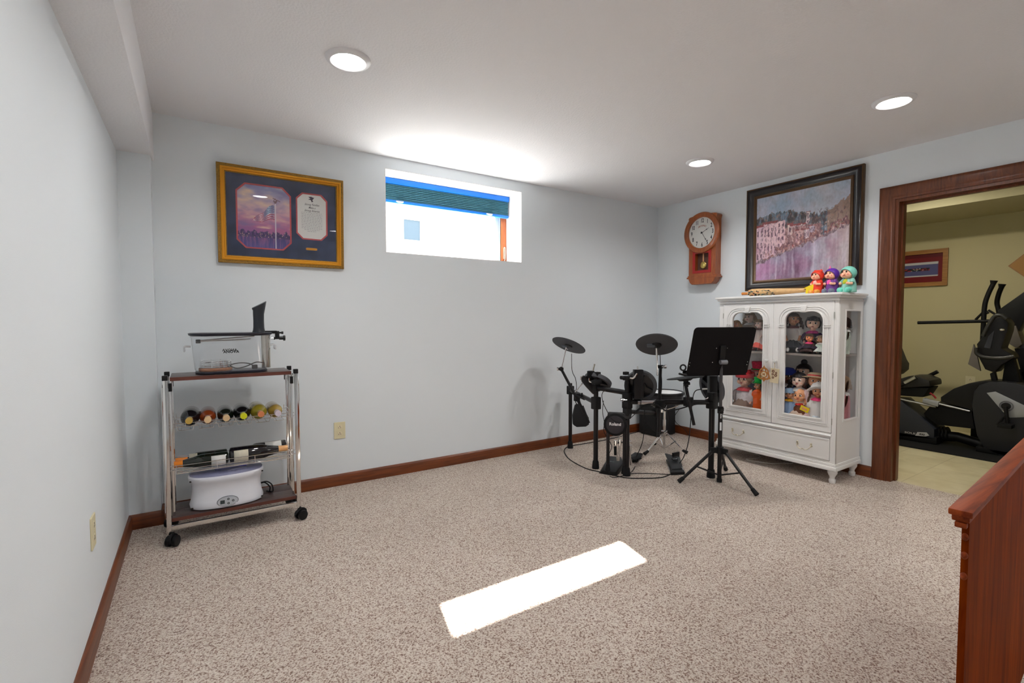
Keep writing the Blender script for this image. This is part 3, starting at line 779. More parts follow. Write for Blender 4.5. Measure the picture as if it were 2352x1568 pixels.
def _flag_sky(u, v):
    n1 = fbm(u * 3, v * 9, 3)
    if v > .33:
        t = (v - .33) / .67
        c = mixc((168, 92, 140), (206, 168, 176), min(1, t * 2.2)); c = mixc(c, (128, 140, 186), max(0, t - .45) * 1.8)
        c = mixc(c, (226, 196, 170), max(0, n1) * 1.1); c = mixc(c, (110, 104, 160), max(0, -n1) * .8)
    elif v > .18:
        q = fbm(u * 26, v * 30, 7); c = mixc((44, 40, 82), (96, 62, 120), .4 + q)
        h_ = .27 + .06 * fbm(u * 14, 2.0)
        if v > h_: c = mixc((140, 86, 146), (176, 96, 140), u)
        elif noise.noise(Vector((u * 90, v * 90, 1))) > .48: c = (240, 206, 160)
    else:
        q = fbm(u * 30, v * 4, 9); c = mixc((52, 50, 110), (150, 84, 130), .35 + q * .9); c = mixc(c, (70, 80, 160), (.18 - v) * 3)
    # pole
    if .692 < u < .706 + .012 * (1 - v) and v < .74: c = (210, 206, 214)
    # flag waving from the pole to the left
    fx = (.685 - u) / .40
    if 0 <= fx <= 1:
        top = .70 - .05 * fx - .22 * fx ** 1.5 + .02 * math.sin(fx * 9); bot = .475 - .06 * fx + .015 * math.sin(fx * 8)
        if bot < v < top:
            k = (top - v) / (top - bot)
            if fx < .48 and k < .54:
                c = (96, 128, 170) if (int(fx * 24) + int(k * 14)) % 2 else (170, 190, 214)
            else: c = (178, 54, 78) if int(k * 13) % 2 == 0 else (226, 214, 222)
            c = mixc(c, (90, 60, 110), .25 * (1 + math.sin(fx * 18)))
    # bird on the pole top
    if abs(u - .705) + abs(v - .77) * .8 < .04 and fbm(u * 30, v * 30) > -.25: c = (112, 84, 92)
    if abs((v - .80) - (u - .70) * -.3) < .008 and .66 < u < .80: c = (120, 90, 96)
    return c
canvas('flag_print', o1[2], o1[3], 110, 130, flag_sky, Mp @ Matrix.Translation((o1[0], o1[1], .004)), pf, attr_mat('painted_sheet', .5))
MB().plate(oct_(o2[0], o2[1], o2[2] - .002, o2[3] - .002, c2), [], .002, Mp @ Matrix.Translation((0, 0, .002))).build('card', mat('cream_card', s2l(222, 224, 222), .6), pf)
ink = mat('dark_ink', s2l(52, 46, 66), .6); ink2 = mat('grey_ink', s2l(140, 142, 152), .6)
tx = MB(); T_ = lambda x, y: Mp @ Matrix.Translation((o2[0] + x, o2[1] + y, .0042))
for k, s_ in enumerate(('Strong Families', 'Make a', 'Strong America')): tx.text(s_, .0205, T_(0, .083 - k * .021), .0002, sx=.76, shear=.5, bold=.0001)
tx.plate([(-.022, .012), (-.004, .016), (.012, .010), (.018, .014), (.010, .0), (.004, -.006), (.010, -.016), (.0, -.022), (-.006, -.008), (-.024, -.004), (-.008, .002)], [], .0004, T_(0, .122))
tx.build('card_title', ink, pf)
tl = MB(); random.seed(3)
for k in range(13):
    wd = .068 if k < 11 else .05 - (k - 11) * .02; x_ = -wd
    while x_ < wd:
        L_ = random.uniform(.006, .016); tl.box(x_, min(x_ + L_, wd), -.0012, .0012, 0, .0003, T_(0, .026 - k * .0105)); x_ += L_ + .004
tl.build('card_text', ink2, pf)
npx = loc(716, 572)
pt = MB().plate(rrect(npx[0] - .037, npx[0] + .037, npx[1] - .008, npx[1] + .008, .0078), [], .002, Mp @ Matrix.Translation((0, 0, .009))).build('name_plate', gold, pf)
MB().box(-fw / 2 + .046, fw / 2 - .046, -fh / 2 + .046, fh / 2 - .046, .0125, .0140, Mp).build('glass', glass('picture_glass', gloss=1.3), pf)

# ------------------------------------------------------------------ the wheeled wine cart
wenge = wood('wenge_board', s2l(52, 36, 34), s2l(78, 58, 54), axis=0, scale=5, rough=.35)
wenge_e = wood('wenge_edge', s2l(72, 34, 26), s2l(104, 54, 42), axis=0, scale=5, rough=.4)
CX0, CX1, CYF, CYK = -.135, .508, 3.150, 3.405
ct = thing('bar_cart', ((CX0 + CX1) / 2, (CYF + CYK) / 2, 0), 'chrome folding bar cart on black casters with dark wood shelves and wire bottle racks', 'cart')
TZ = .885
def bar(mb, p, q, r=.011): return mb.tube([p, q], r, 4)
def sq(mb, p, q, w_=.022, d_=.014):
    p = Vector(p); q = Vector(q); z = (q - p).normalized(); x = Vector((1, 0, 0)); x = (x - z * x.dot(z)).normalized(); y = z.cross(x)
    M_ = Matrix((x, y, z)).transposed().to_4x4(); M_.translation = p
    return mb.box(-w_ / 2, w_ / 2, -d_ / 2, d_ / 2, 0, (q - p).length, M_, bev=.002)
for xs in (CX0, CX1):
    for (yf, yt) in ((CYF - .018, CYF + .004), (CYK + .018, CYK - .004)):
        p = MB(); sq(p, (xs, yf, .062), (xs, yt, .895)); p.build('post', chrome, ct)
    xi = xs + (.022 if xs < .1 else -.022)
    for yy in (CYF + .03, CYK - .03):
        p = MB(); sq(p, (xi, yy, .13), (xi, yy, .86), .012, .012); p.build('inner_post', chrome, ct)
    xo = xs + (-.014 if xs < .1 else .014)
    q = MB().smooth_tube([(xo, CYF + .01, .14), (xo, CYF + .004, .50), (xo, CYF + .008, .838), (xo, (CYF + CYK) / 2, .845), (xo, CYK - .008, .838), (xo, CYK - .004, .5), (xo, CYK - .01, .14)], .0035, 8)
    q.build('side_rod', chrome, ct)
    for yy in (CYF + .006, CYK - .006):
        MB().box(xs - .013, xs + .013, yy - .012, yy + .012, .885, .912, bev=.003).build('post_cap', blk, ct)
        MB().box(xi - .008, xi + .008, yy - .02 + .02, yy + .03 if yy < 3.3 else yy + .01, .825, .868, bev=.002).build('hinge_block', blk, ct)
for z0, nm in ((.062, 'low'),):
    b = MB()
    b.box(CX0 + .01, CX1 - .01, CYF - .020, CYF - .004, .083, .107, bev=.002); b.box(CX0 + .01, CX1 - .01, CYK + .004, CYK + .020, .083, .107, bev=.002)
    b.build('lower_rail', chrome, ct)
tp = MB().box(CX0 + .022, CX1 - .026, CYF - .004, CYK + .004, .884, .902, bev=.002)
tp.build('top_shelf', wenge, ct)
MB().box(CX0 + .022, CX1 - .026, CYF - .0065, CYF - .0035, .882, .9015).build('shelf_edge', wenge_e, ct)
bs = MB().box(CX0 + .012, CX1 - .014, CYF - .01, (CYF + CYK) / 2 - .001, .128, .145, bev=.002).box(CX0 + .012, CX1 - .014, (CYF + CYK) / 2 + .001, CYK, .128, .145, bev=.002)
bs.build('bottom_shelf', wenge, ct)
MB().box(CX0 + .012, CX1 - .014, CYF - .0125, CYF - .0095, .126, .1445).build('shelf_edge', wenge_e, ct)
def caster(x, y, ang):
    M_ = Matrix.Translation((x, y, 0)) @ Matrix.Rotation(R(ang), 4, 'Z')
    w1 = MB()
    for s_ in (-1, 1): w1.tube([M_ @ Vector((-.004, s_ * .008, .029)), M_ @ Vector((-.004, s_ * .026, .029))], .029, 24)
    wh = w1.build('caster_wheel', blk, ct, bev=.003)
    h = MB().box(-.012, .012, -.007, .007, .03, .06, M_, bev=.002).tube([M_ @ Vector((0, 0, .052)), M_ @ Vector((0, 0, .075))], .006, 10)
    h.smooth_tube([M_ @ Vector(p) for p in ((-.036, 0, .026), (-.03, 0, .052), (-.004, 0, .064), (.024, 0, .050), (.034, 0, .040))], .008, 8)
    h.build('caster_hood', blk_m, ct)
caster(CX0 + .015, CYF - .025, 62); caster(CX1 + .006, CYF - .026, 205); caster(CX0, CYK + .02, 60); caster(CX1, CYK + .02, 120)

wire = mat('chrome_wire', (.86, .86, .87), .12, metal=1)
wr = .0018
rx0, rx1 = CX0 + .038, CX1 - .038
def wire_rack_bottles(z):
    r = MB(); yf, yk = CYF + .03, CYK - .025
    for y_ in (yf, yk):
        r.tube([(CX0 + .01, y_, z + .045), (CX1 - .01, y_, z + .045)], wr + .0006, 6)
        r.tube([(CX0 + .01, y_, z + .026), (CX1 - .01, y_, z + .026)], wr, 6)
        n_ = 6; pts = []
        for k in range(n_):
            xa = lerp(rx0, rx1, k / n_); xb = lerp(rx0, rx1, (k + 1) / n_); 
            pts += [(xa + .008, y_, z + .03), (xa + .014, y_, z + .006), (xb - .014, y_, z + .006), (xb - .008, y_, z + .03)]
        r.tube(pts, wr, 6)
    for k in range(13):
        x_ = lerp(rx0, rx1, k / 12)
        r.tube([(x_, yf, z + .045), (x_, yf, z + .028), (x_, yk, z + .028), (x_, yk, z + .045)], wr, 6)
    for k in range(6):
        xm = lerp(rx0, rx1, (k + .5) / 6)
        for dx in (-.02, .02): r.tube([(xm + dx, yf, z + .006), (xm + dx, yk, z + .006)], wr, 6)
    for x_ in (rx0, rx1): r.tube([(x_, yf, z + .045), (x_, yk, z + .045)], wr, 6); r.tube([(x_, yf, z + .07), (x_, yk, z + .07)], wr, 6); r.tube([(x_, yf, z + .07), (x_, yf, z + .0)], wr, 6); r.tube([(x_, yk, z + .07), (x_, yk, z + .0)], wr, 6)
    return r
wire_rack_bottles(.600).build('wire_rack', wire, ct)
def wire_basket(z):
    r = MB(); yf, yk = CYF + .02, CYK - .02
    for y_ in (yf, yk):
        for dz in (.045, .022): r.tube([(CX0 + .01, y_, z + dz), (CX1 - .01, y_, z + dz)], wr + .0004, 6)
        r.tube([(rx0, y_, z + .003), (rx1, y_, z + .003)], wr, 6)
    for k in range(8):
        y_ = lerp(yf, yk, k / 7); r.tube([(rx0, y_, z + .001), (rx1, y_, z + .001)], wr, 6)
    for k in range(4):
        x_ = lerp(rx0, rx1, k / 3); r.tube([(x_, yf, z + .045), (x_, yf, z), (x_, yk, z), (x_, yk, z + .045)], wr, 6)
    for x_ in (rx0, rx1): r.tube([(x_, yf, z + .045), (x_, yk, z + .045)], wr, 6)
    return r
wire_basket(.372).build('wire_rack', wire, ct)

# ---- bottles
def bottle(name_label, glassm, capm, r, L_, neckr, labelm=None, foil=None, foil_len=.06, cap_in=.0, lab=(.05, .14), group=None, champ=False, lc=0):
    """lies along local -y with the base at y=0 and the mouth at y=-L"""
    t = thing('wine_bottle', (0, 0, 0), name_label, 'bottle', group=group)
    M_ = Matrix.Rotation(R(90), 4, 'X')      # local z -> -y
    if champ: prof = [(.0001, .006), (r * .6, 0), (r * .95, .004), (r, .012), (r, L_ * .48), (r * .93, L_ * .56), (r * .72, L_ * .66), (neckr * 1.5, L_ * .78), (neckr * 1.1, L_ * .88), (neckr, L_ * .97), (neckr * 1.0, L_ * .985), (.0001, L_ * .985)]
    else: prof = [(.0001, .006), (r * .6, 0), (r * .95, .003), (r, .010), (r, L_ * .58), (r * .92, L_ * .63), (r * .62, L_ * .68), (neckr * 1.15, L_ * .73), (neckr, L_ * .80), (neckr, L_ * .985), (.0001, L_ * .985)]
    MB().lathe(prof, m=M_, seg=28).build('glass_body', glassm, t, local=True)
    f0 = L_ - foil_len
    fo = MB().lathe([(neckr * (1.35 if champ else 1.06), f0), (neckr * (1.25 if champ else 1.08), L_ - .03), (neckr * 1.16, L_ - .027), (neckr * 1.22, L_ - .008), (neckr * 1.16, L_), (.0001, L_)], m=M_, seg=24)
    fo.build('foil_cap', capm, t, local=True)
    if labelm is not None:
        lm = MB(); a0_, a1_ = R(lc - 62), R(lc + 62); n_ = 12
        vs = []
        for (z_) in (lab[0], lab[1]):
            for k in range(n_ + 1):
                a = lerp(a0_, a1_, k / n_); vs.append(M_ @ Vector(((r + .0006) * math.sin(a), (r + .0006) * -math.cos(a), z_)))
        fs = [(k, k + 1, n_ + 2 + k, n_ + 1 + k) for k in range(n_)]
        lm._add(vs, fs); ob = lm.build('label', labelm, t, local=True)
        sm_ = ob.modifiers.new('s', 'SOLIDIFY'); sm_.thickness = .0006
    return t
green_g = mat('dark_green_glass', (.006, .010, .006), .06, coat=.5)
black_g = mat('black_glass', (.006, .005, .007), .06, coat=.5)
amber_g = mat('amber_wine_glass', (.34, .06, .012), .06, coat=.4, trans=.35)
olive_g = mat('white_wine_glass', (.42, .34, .03), .06, coat=.4, trans=.4)
gold_g = mat('golden_wine_glass', (.50, .33, .06), .06, coat=.4, trans=.35)
c_gold = mat('gold_foil', s2l(214, 178, 92), .3, metal=.5); c_cream = mat('cream_foil', s2l(216, 186, 142), .4)
c_yel = mat('yellow_foil', s2l(206, 210, 24), .4); c_copper = mat('copper_foil', s2l(214, 134, 90), .3, metal=.4); c_sil = mat('pale_foil', s2l(214, 204, 216), .3, metal=.3); c_oran = mat('orange_foil', s2l(226, 130, 32), .4)
lab_w = mat('white_label', s2l(222, 222, 220), .6); lab_c = mat('cream_label', s2l(214, 208, 190), .6)
G = 'bottles lying in the upper wire rack'
ups = [  # cap px, body px, radius, glass, cap
    ('dark wine bottle with a gold cap, leftmost in the upper wire rack', (434, 966), (438, 946), .0455, black_g, c_gold),
    ('amber red wine bottle with a cream cap in the upper wire rack', (477, 955), (478, 951), .041, amber_g, c_cream),
    ('dark wine bottle with a beige cap, third from the left in the upper rack', (520, 955), (518, 946), .041, green_g, c_cream),
    ('dark wine bottle with a bright yellow cap in the upper wire rack', (560, 954), (556, 943), .043, black_g, c_yel),
    ('pale green white wine bottle with a copper cap in the upper wire rack', (600, 951), (594, 937), .0445, olive_g, c_copper),
    ('golden wine bottle with a silvery cap, rightmost in the upper wire rack', (639, 936), (632, 936), .040, gold_g, c_sil)]
for lb, cp, bp_, r, gm, cm in ups:
    yk = 3.425; c1_ = Vector(at(*cp, 1, 3.135)); L_ = .29
    xb = at(*bp_, 1, 3.24).x
    zb = .606 + .004 + r
    t = bottle(lb, gm, cm, r, L_, .0145, group=G)
    base = Vector((xb + .002, yk, zb)); d_ = Vector((c1_.x, 3.135, c1_.z)) - base
    ang = math.atan2(d_.x, -d_.y); el_ = math.asin(d_.z / d_.length)
    ang = max(-.1, min(.1, ang)); el_ = max(-.06, min(.02, el_))
    t.location = base; t.rotation_euler = (-el_, 0, ang)
G2 = 'bottles lying in the lower wire rack'
# base pos, heading (deg about z so that the neck points that way)
def lay(t, base, rz, roll=0):
    t.location = base; t.rotation_euler = (0, 0, rz)
zr = .3755
t = bottle('dark champagne bottle with orange foil neck pointing left in the lower rack', green_g, c_oran, .038, .262, .0145, lab_w, lab=(.015, .085), foil_len=.07, group=G2, champ=True, lc=72)
lay(t, (.150, 3.222, zr + .038), R(-90))
t = bottle('black champagne bottle with gold foil neck pointing right in the lower rack', black_g, mat('rose_gold_foil', s2l(222, 170, 116), .3, metal=.4), .046, .31, .0165, lab_c, lab=(.022, .095), foil_len=.10, group=G2, champ=True, lc=-72)
lay(t, (.150 + .075, 3.226, zr + .046), R(90)); t.location.x = .154
t = bottle('dark bottle with a white label lying at the back right of the lower rack', black_g, blk, .039, .285, .015, lab_w, lab=(.03, .12), group=G2, lc=110)
lay(t, (.470, 3.325, zr + .039), R(-90))
t = bottle('dark bottle with orange neck band lying at the back left of the lower rack', green_g, c_oran, .034, .255, .0135, lab_c, lab=(.15, .19), group=G2, lc=100)
lay(t, (.150, 3.318, zr + .034), R(-90))
# ---- sous-vide style water bath on top
clearp = glass('clear_polycarbonate', tint=(.95, .96, .97), gloss=2.0, haze=.07, hazecol=(.85, .87, .9))
bxc, byc, bz = .183, 3.272, .9025
wb = thing('water_bath', (bxc, byc, bz), 'clear plastic cooking container with dark lid and base standing on the bar cart', 'container')
def ovalr(hw, hd, r, cx=0, cy=0, n=8): return rrect(cx - hw, cx + hw, cy - hd, cy + hd, r, n)
def loft(mb, secs):
    """secs: list of (outline2d, z) sharing their point count"""
    rings = [[mb.bm.verts.new((x, y, z)) for x, y in ol] for ol, z in secs]
    n_ = len(rings[0])
    for A, B in zip(rings, rings[1:]):
        for k in range(n_): mb.bm.faces.new((A[k], A[(k + 1) % n_], B[(k + 1) % n_], B[k]))
    return rings
cb = MB(); secs = [(ovalr(.176, .088, .07, bxc, byc), bz + .008), (ovalr(.184, .092, .07, bxc, byc), bz + .03), (ovalr(.198, .100, .075, bxc, byc), bz + .205), (ovalr(.204, .105, .078, bxc, byc), bz + .212)]
rg = loft(cb, secs); cb.bm.faces.new(rg[0][::-1]); ob = cb.build('clear_tub', clearp, wb)
bs_ = MB(); secs = [(ovalr(.170, .082, .07, bxc, byc), bz), (ovalr(.182, .090, .072, bxc, byc), bz + .003), (ovalr(.182, .090, .072, bxc, byc), bz + .012), (ovalr(.172, .084, .07, bxc, byc), bz + .014)]
rg = loft(bs_, secs); bs_.bm.faces.new(rg[0][::-1]); bs_.bm.faces.new(rg[-1]); bs_.build('base', mat('navy_black_plastic', (.016, .018, .030), .3), wb)
ld = MB(); secs = [(ovalr(.200, .102, .078, bxc, byc), bz + .214), (ovalr(.210, .108, .08, bxc, byc), bz + .220), (ovalr(.212, .110, .08, bxc, byc), bz + .230), (ovalr(.204, .104, .078, bxc, byc), bz + .232)]
rg = loft(ld, secs); ld.bm.faces.new(rg[0][::-1]); ld.bm.faces.new(rg[-1]); ld.build('lid', MATS['navy_black_plastic'], wb)
for s_ in (-1, 1):
    hx = bxc + s_ * .200
    MB().smooth_tube([(hx, byc - .03, bz + .155), (hx + s_ * .028, byc - .03, bz + .155), (hx + s_ * .030, byc - .03, bz + .13)], .004).smooth_tube([(hx, byc + .03, bz + .155), (hx + s_ * .028, byc + .03, bz + .155), (hx + s_ * .030, byc + .03, bz + .13)], .004).tube([(hx + s_ * .030, byc - .03, bz + .13), (hx + s_ * .030, byc + .03, bz + .13)], .004).build('handle', mat('frosted_plastic', (.75, .77, .8), .25, alpha=.6), wb)
lgx = at(531, 806, 1, byc - .095)
Ml = frame_m((lgx.x, byc - .0975, lgx.z), (1, 0, 0), (0, .045, 1))
MB().text('ANOVA', .0205, Ml @ Matrix.Translation((0, -.004, .001)), .0003, sx=1.0, bold=.0008, space=1.1).build('front_lettering', blk, wb)
MB().text('ANOVA', .0205, frame_m((lgx.x + .003, byc + .0985, lgx.z - .004), (-1, 0, 0), (0, 0, 1)), .0003, bold=.0008, space=1.1).build('rear_lettering', blk, wb)
# things kept inside the container
wz = bz + .015
tag(MB().lathe([(.0001, 0), (.082, 0), (.084, .004), (.084, .014), (.082, .017), (.0001, .017)], (bxc - .082, byc - .0, wz), seg=36, sy=.86).build('wooden_trivet', wood('trivet_wood', s2l(150, 84, 40), s2l(196, 124, 70), axis=0, scale=5), None), 'round wooden trivet lying inside the clear container', 'trivet')
rk = MB()
for k, z_ in enumerate((.020, .030, .040, .052)):
    rk.lathe([(.070 + .006 * (k % 2), 0), (.084 - .003 * k, .001), (.084 - .003 * k, .004), (.070, .005)], (bxc - .080, byc, wz + z_), seg=36, sy=.86)
for k in range(10): 
    a = R(k * 36); rk.cyl((bxc - .08 + .074 * math.cos(a), byc + .062 * math.sin(a), wz + .019), (bxc - .08 + .074 * math.cos(a), byc + .062 * math.sin(a), wz + .058), .003, seg=8)
tag(rk.build('steamer_rack', chrome, None), 'stack of shiny metal rings lying on the wooden trivet', 'rack')
tg = MB(); p0 = Vector((bxc - .17, byc + .045, bz + .185)); p1 = Vector((bxc + .125, byc + .05, bz + .207))
tg.tube([p0, p1], .004, 8).tube([p0 + Vector((0, 0, -.004)), p1 + Vector((-.02, 0, -.016))], .003, 8).tube([p0 + Vector((.05, 0, -.002)), p1 + Vector((-.05, 0, -.020))], .003, 8)
to = thing('kitchen_tongs', p0, 'metal tongs with a black tip lying across inside the clear container', 'tongs')
tg.build('arms', steel, to); MB().box(p0.x - .006, p0.x + .018, p0.y - .01, p0.y + .01, p0.z - .014, p0.z + .008, bev=.003).build('grip', blk, to)
# immersion circulator clamped to the container
ix, iy = .362, 3.268; iz = bz
ic = thing('immersion_circulator', (ix, iy, iz + .016), 'black immersion cooker with slanted top rising from the clear container', 'cooker')
MB().lathe([(.0001, 0), (.024, 0), (.0245, .004), (.0245, .200), (.0001, .200)], (ix, iy, iz + .018), seg=28).build('steel_sleeve', mat('satin_steel', (.62, .58, .52), .2, metal=1), ic)
bd = MB(); n_ = 28; rings = []
tops = []
for (r_, z_) in ((.036, .232), (.032, .245), (.030, .26), (.029, .30), (.030, .34), (.034, .372), (.040, .395)):
    row = []
    for k in range(n_):
        a = 2 * math.pi * k / n_; x_ = r_ * math.cos(a); y_ = r_ * math.sin(a)
        row.append(bd.bm.verts.new((ix - .035 + x_ + (.004 if z_ > .37 else 0), iy + y_, iz + z_ + (x_ * .55 * max(0, (z_ - .34) / .055)))))
    rings.append(row)
for A, B in zip(rings, rings[1:]):
    for k in range(n_): bd.bm.faces.new((A[k], A[(k + 1) % n_], B[(k + 1) % n_], B[k]))
bd.bm.faces.new(rings[0][::-1]); bd.bm.faces.new(rings[-1])
bd.build('motor_body', mat('charcoal_body', (.020, .024, .032), .35), ic)
tpm = MB(); row = []; row2 = []
for k in range(n_):
    a = 2 * math.pi * k / n_; x_ = .038 * math.cos(a); y_ = .038 * math.sin(a)
    row.append(tpm.bm.verts.new((ix - .031 + x_, iy + y_, iz + .395 + x_ * .55))); row2.append(tpm.bm.verts.new((ix - .031 + x_, iy + y_, iz + .3985 + x_ * .55)))
tpm.bm.faces.new(row[::-1]); tpm.bm.faces.new(row2)
for k in range(n_): tpm.bm.faces.new((row[k], row[(k + 1) % n_], row2[(k + 1) % n_], row2[k]))
tpm.build('control_face', mat('display_face', s2l(140, 148, 156), .2), ic)
cl = MB().box(ix - .01, ix + .062, iy - .016, iy + .016, iz + .222, iz + .240, bev=.003).box(ix + .052, ix + .075, iy - .014, iy + .014, iz + .188, iz + .238, bev=.003).box(ix + .07, ix + .09, iy - .008, iy + .008, iz + .222, iz + .232, bev=.003)
cl.cyl((ix + .088, iy, iz + .227), (ix + .098, iy, iz + .227), .008, seg=12); cl.cyl((ix + .075, iy, iz + .194), (ix + .100, iy, iz + .194), .010, seg=14).cyl((ix + .098, iy, iz + .194), (ix + .108, iy, iz + .194), .016, seg=16)
cl.build('clamp', blk, ic)
MB().cyl((ix + .03, iy, iz + .194), (ix + .078, iy, iz + .194), .004, seg=10).build('clamp_screw', chrome, ic)
MB().cyl((ix + .045, iy, iz + .194), (ix + .052, iy, iz + .194), .009, seg=14).build('screw_pad', blk, ic)
pc = MB().smooth_tube([(ix - .02, iy - .02, iz + .05), (ix - .06, iy - .04, iz + .055), (ix - .11, iy - .05, iz + .035), (ix - .16, iy - .05, iz + .026), (ix - .19, iy - .045, iz + .045), (ix - .14, iy - .035, iz + .055), (ix - .09, iy - .045, iz + .048), (ix - .07, iy - .055, iz + .03)], .0032, 8)
pc.build('power_cord', blk_m, ic)
MB().box(ix - .082, ix - .052, iy - .066, iy - .046, iz + .018, iz + .042, bev=.005).build('plug', blk_m, ic)

# ---- white oval spa bath on the bottom shelf
tx_, ty_, tz_ = .142, 3.262, .1455
pb_ = thing('paraffin_bath', (tx_, ty_, tz_), 'white oval bath appliance with clear lid on the bottom shelf of the bar cart', 'appliance')
def oval(hw, hd, n=40): return [(tx_ + hw * math.copysign(abs(math.cos(2 * math.pi * k / n)) ** .8, math.cos(2 * math.pi * k / n)), ty_ + 1.12 * hd * math.copysign(abs(math.sin(2 * math.pi * k / n)) ** .8, math.sin(2 * math.pi * k / n))) for k in range(n)]
whp = mat('white_appliance', s2l(226, 229, 238), .3, coat=.3)
tb = MB(); prof = [(.172, .094, 0), (.184, .102, .006), (.187, .105, .022), (.180, .099, .045), (.174, .094, .09), (.174, .094, .125), (.180, .100, .150), (.188, .106, .160), (.190, .108, .178), (.185, .104, .186)]
rg = loft(tb, [(oval(a, b), tz_ + z) for a, b, z in prof]); tb.bm.faces.new(rg[0][::-1]); tb.bm.faces.new(rg[-1]); tb.build('tub', whp, pb_)
bas = MB(); rg = loft(bas, [(oval(a, b), tz_ + z) for a, b, z in ((.182, .101, .186), (.184, .103, .190), (.174, .096, .197), (.10, .05, .200))]); bas.bm.faces.new(rg[-1])
bas.build('clear_lid', glass('lid_plastic', tint=(.80, .82, .92), gloss=3, haze=.35, hazecol=s2l(150, 150, 190)), pb_)
MB().box(tx_ - .06, tx_ + .06, ty_ - .02, ty_ + .02, tz_ + .196, tz_ + .203, bev=.003).build('lid_window', mat('lid_inset', s2l(122, 124, 170), .2), pb_)
MB().box(tx_ + .02, tx_ + .10, ty_ - .05, ty_ - .03, tz_ + .194, tz_ + .199, bev=.002).build('white_strip', whp, pb_)
MB().plate([(.03, 0), (.10, -.005), (.105, .012), (.05, .016)], [], .003, Matrix.Translation((tx_, ty_ - .01, tz_ + .200))).build('blue_mark', mat('blue_gel', s2l(50, 60, 190), .3), pb_)
cpp = at(523, 1148, 1, ty_ - .098)
Mc = frame_m((cpp.x, ty_ - .110, cpp.z), (1, 0, 0), (0, 0, 1))
MB().plate(circ(0, 0, .053, 36, ry=.029), [], .006, Mc).build('control_rim', mat('rim_grey', s2l(110, 116, 124), .4), pb_)
cpn = MB().plate(circ(0, 0, .050, 36, ry=.0265), [], .0075, Mc).build('control_panel', mat('panel_grey', s2l(190, 196, 204), .35), pb_)
MB().box(-.037, -.015, -.011, .009, .0075, .0085, Mc).build('display', mat('lcd_dark', s2l(56, 66, 70), .2), cpn)
for bx_, by_ in ((.003, .012), (.003, -.012), (.026, .0)):
    MB().plate(circ(bx_, by_, .006, 16), [circ(bx_, by_, .003, 12)], .0012, Mc @ Matrix.Translation((0, 0, .0075))).build('button', blk, cpn)
for q in ((-.183, -.172, -.060, .160), (.172, .183, -.060, .162), (-.180, -.168, -.066, .010), (.168, .180, -.066, .012)): MB().box(tx_ + q[0], tx_ + q[1], ty_ + q[2], ty_ + q[2] + .007, tz_ + q[3], tz_ + q[3] + .006).build('screw_slot', dark, pb_)
MB().smooth_tube([(tx_ + .175, ty_ + .01, tz_ + .075), (tx_ + .21, ty_ + .01, tz_ + .075), (tx_ + .235, ty_ - .005, tz_ + .055), (tx_ + .24, ty_ - .01, tz_ + .02), (tx_ + .235, ty_ + .02, tz_ + .005), (tx_ + .21, ty_ + .05, tz_ + .005)], .004).smooth_tube([(tx_ + .175, ty_ + .015, tz_ + .07), (tx_ + .20, ty_ + .02, tz_ + .068), (tx_ + .225, ty_ + .01, tz_ + .04), (tx_ + .225, ty_ + .03, tz_ + .005)], .004).build('power_cord', blk_m, pb_)
# ------------------------------------------------------------------ the electronic drum kit
dk = thing('drum_rack', (3.0, 2.8, 0), 'black electronic drum rack on tubular legs with pads and cymbals in the far corner', 'drum kit')
tube_m = mat('rack_tube', (.008, .007, .008), .3, spec=.4)
clamp_m = mat('rack_clamp', (.010, .010, .011), .5, spec=.3)
padrim = mat('pad_rim', (.075, .080, .090), .6)
padback = mat('pad_back', (.012, .012, .015), .4)
def pt(px, py, dep):
    """a spot of the photo at a distance along the view axis"""
    d = FW + (px - 1176) / F_PX * RT2 - (py - 784) / F_PX * UP2
    return CAM + d * dep
PA = Vector((2.945, 3.49, 0)); PB = Vector((2.708, 2.89, 0)); PC = Vector((2.781, 2.62, 0)); PD = Vector((3.288, 2.235, 0))
def leg(P, ztop, r=.019):
    MB().cyl((P.x, P.y, .03), (P.x, P.y, ztop), r, seg=20).build('leg', tube_m, dk)
    f = MB().lathe([(.0001, 0), (r + .010, 0), (r + .010, .012), (r + .006, .055), (r + .001, .066)], P, seg=20); f.build('rubber_foot', rub, dk)
leg(PA, .615, .017); leg(PB, .735, .019); leg(PC, .775, .019); leg(PD, .63, .021)
zb = .575
def v(P, z): return Vector((P.x, P.y, z))
def bar_(a, b, r, nm='cross_bar', m_=tube_m): return MB().cyl(a, b, r, seg=18).build(nm, m_, dk)
zAB = .53
bar_(v(PA, .55), v(PB, .535), .018)
bar_(v(PB, .66), v(PC, .645), .020)
bar_(v(PC, .575), v(PD, .578), .019)
def clampat(p, sx=.03, sy=.03, sz=.045):
    MB().box(p.x - sx, p.x + sx, p.y - sy, p.y + sy, p.z - sz, p.z + sz, bev=.008).build('rack_clamp', clamp_m, dk)
clampat(v(PA, .55), .027, .027, .04); clampat(v(PB, .535), .03, .03, .05); clampat(v(PC, .585), .03, .03, .06); clampat(v(PD, .58), .033, .033, .05); clampat(v(PB, .66), .026, .026, .03)
# chrome clamp bolts
bo = MB(); 
for p in (v(PB, .52) + Vector((.03, -.02, 0)), v(PC, .60) + Vector((-.04, -.01, 0)), pt(1440, 918, 3.68)):
    MB().cyl(p, p + Vector((-.03, .01, 0)), .004, seg=8).tube([p + Vector((-.03, .01, -.012)), p + Vector((-.03, .01, .012))], .0035, 6).build('wing_bolt', chrome, dk)
# chrome sleeve on the middle bar
a = v(PC, .575).lerp(v(PD, .578), .12); b = v(PC, .575).lerp(v(PD, .578), .34)
bar_(a, b, .0205, 'chrome_sleeve', mat('dull_chrome', (.50, .50, .52), .25, metal=1))
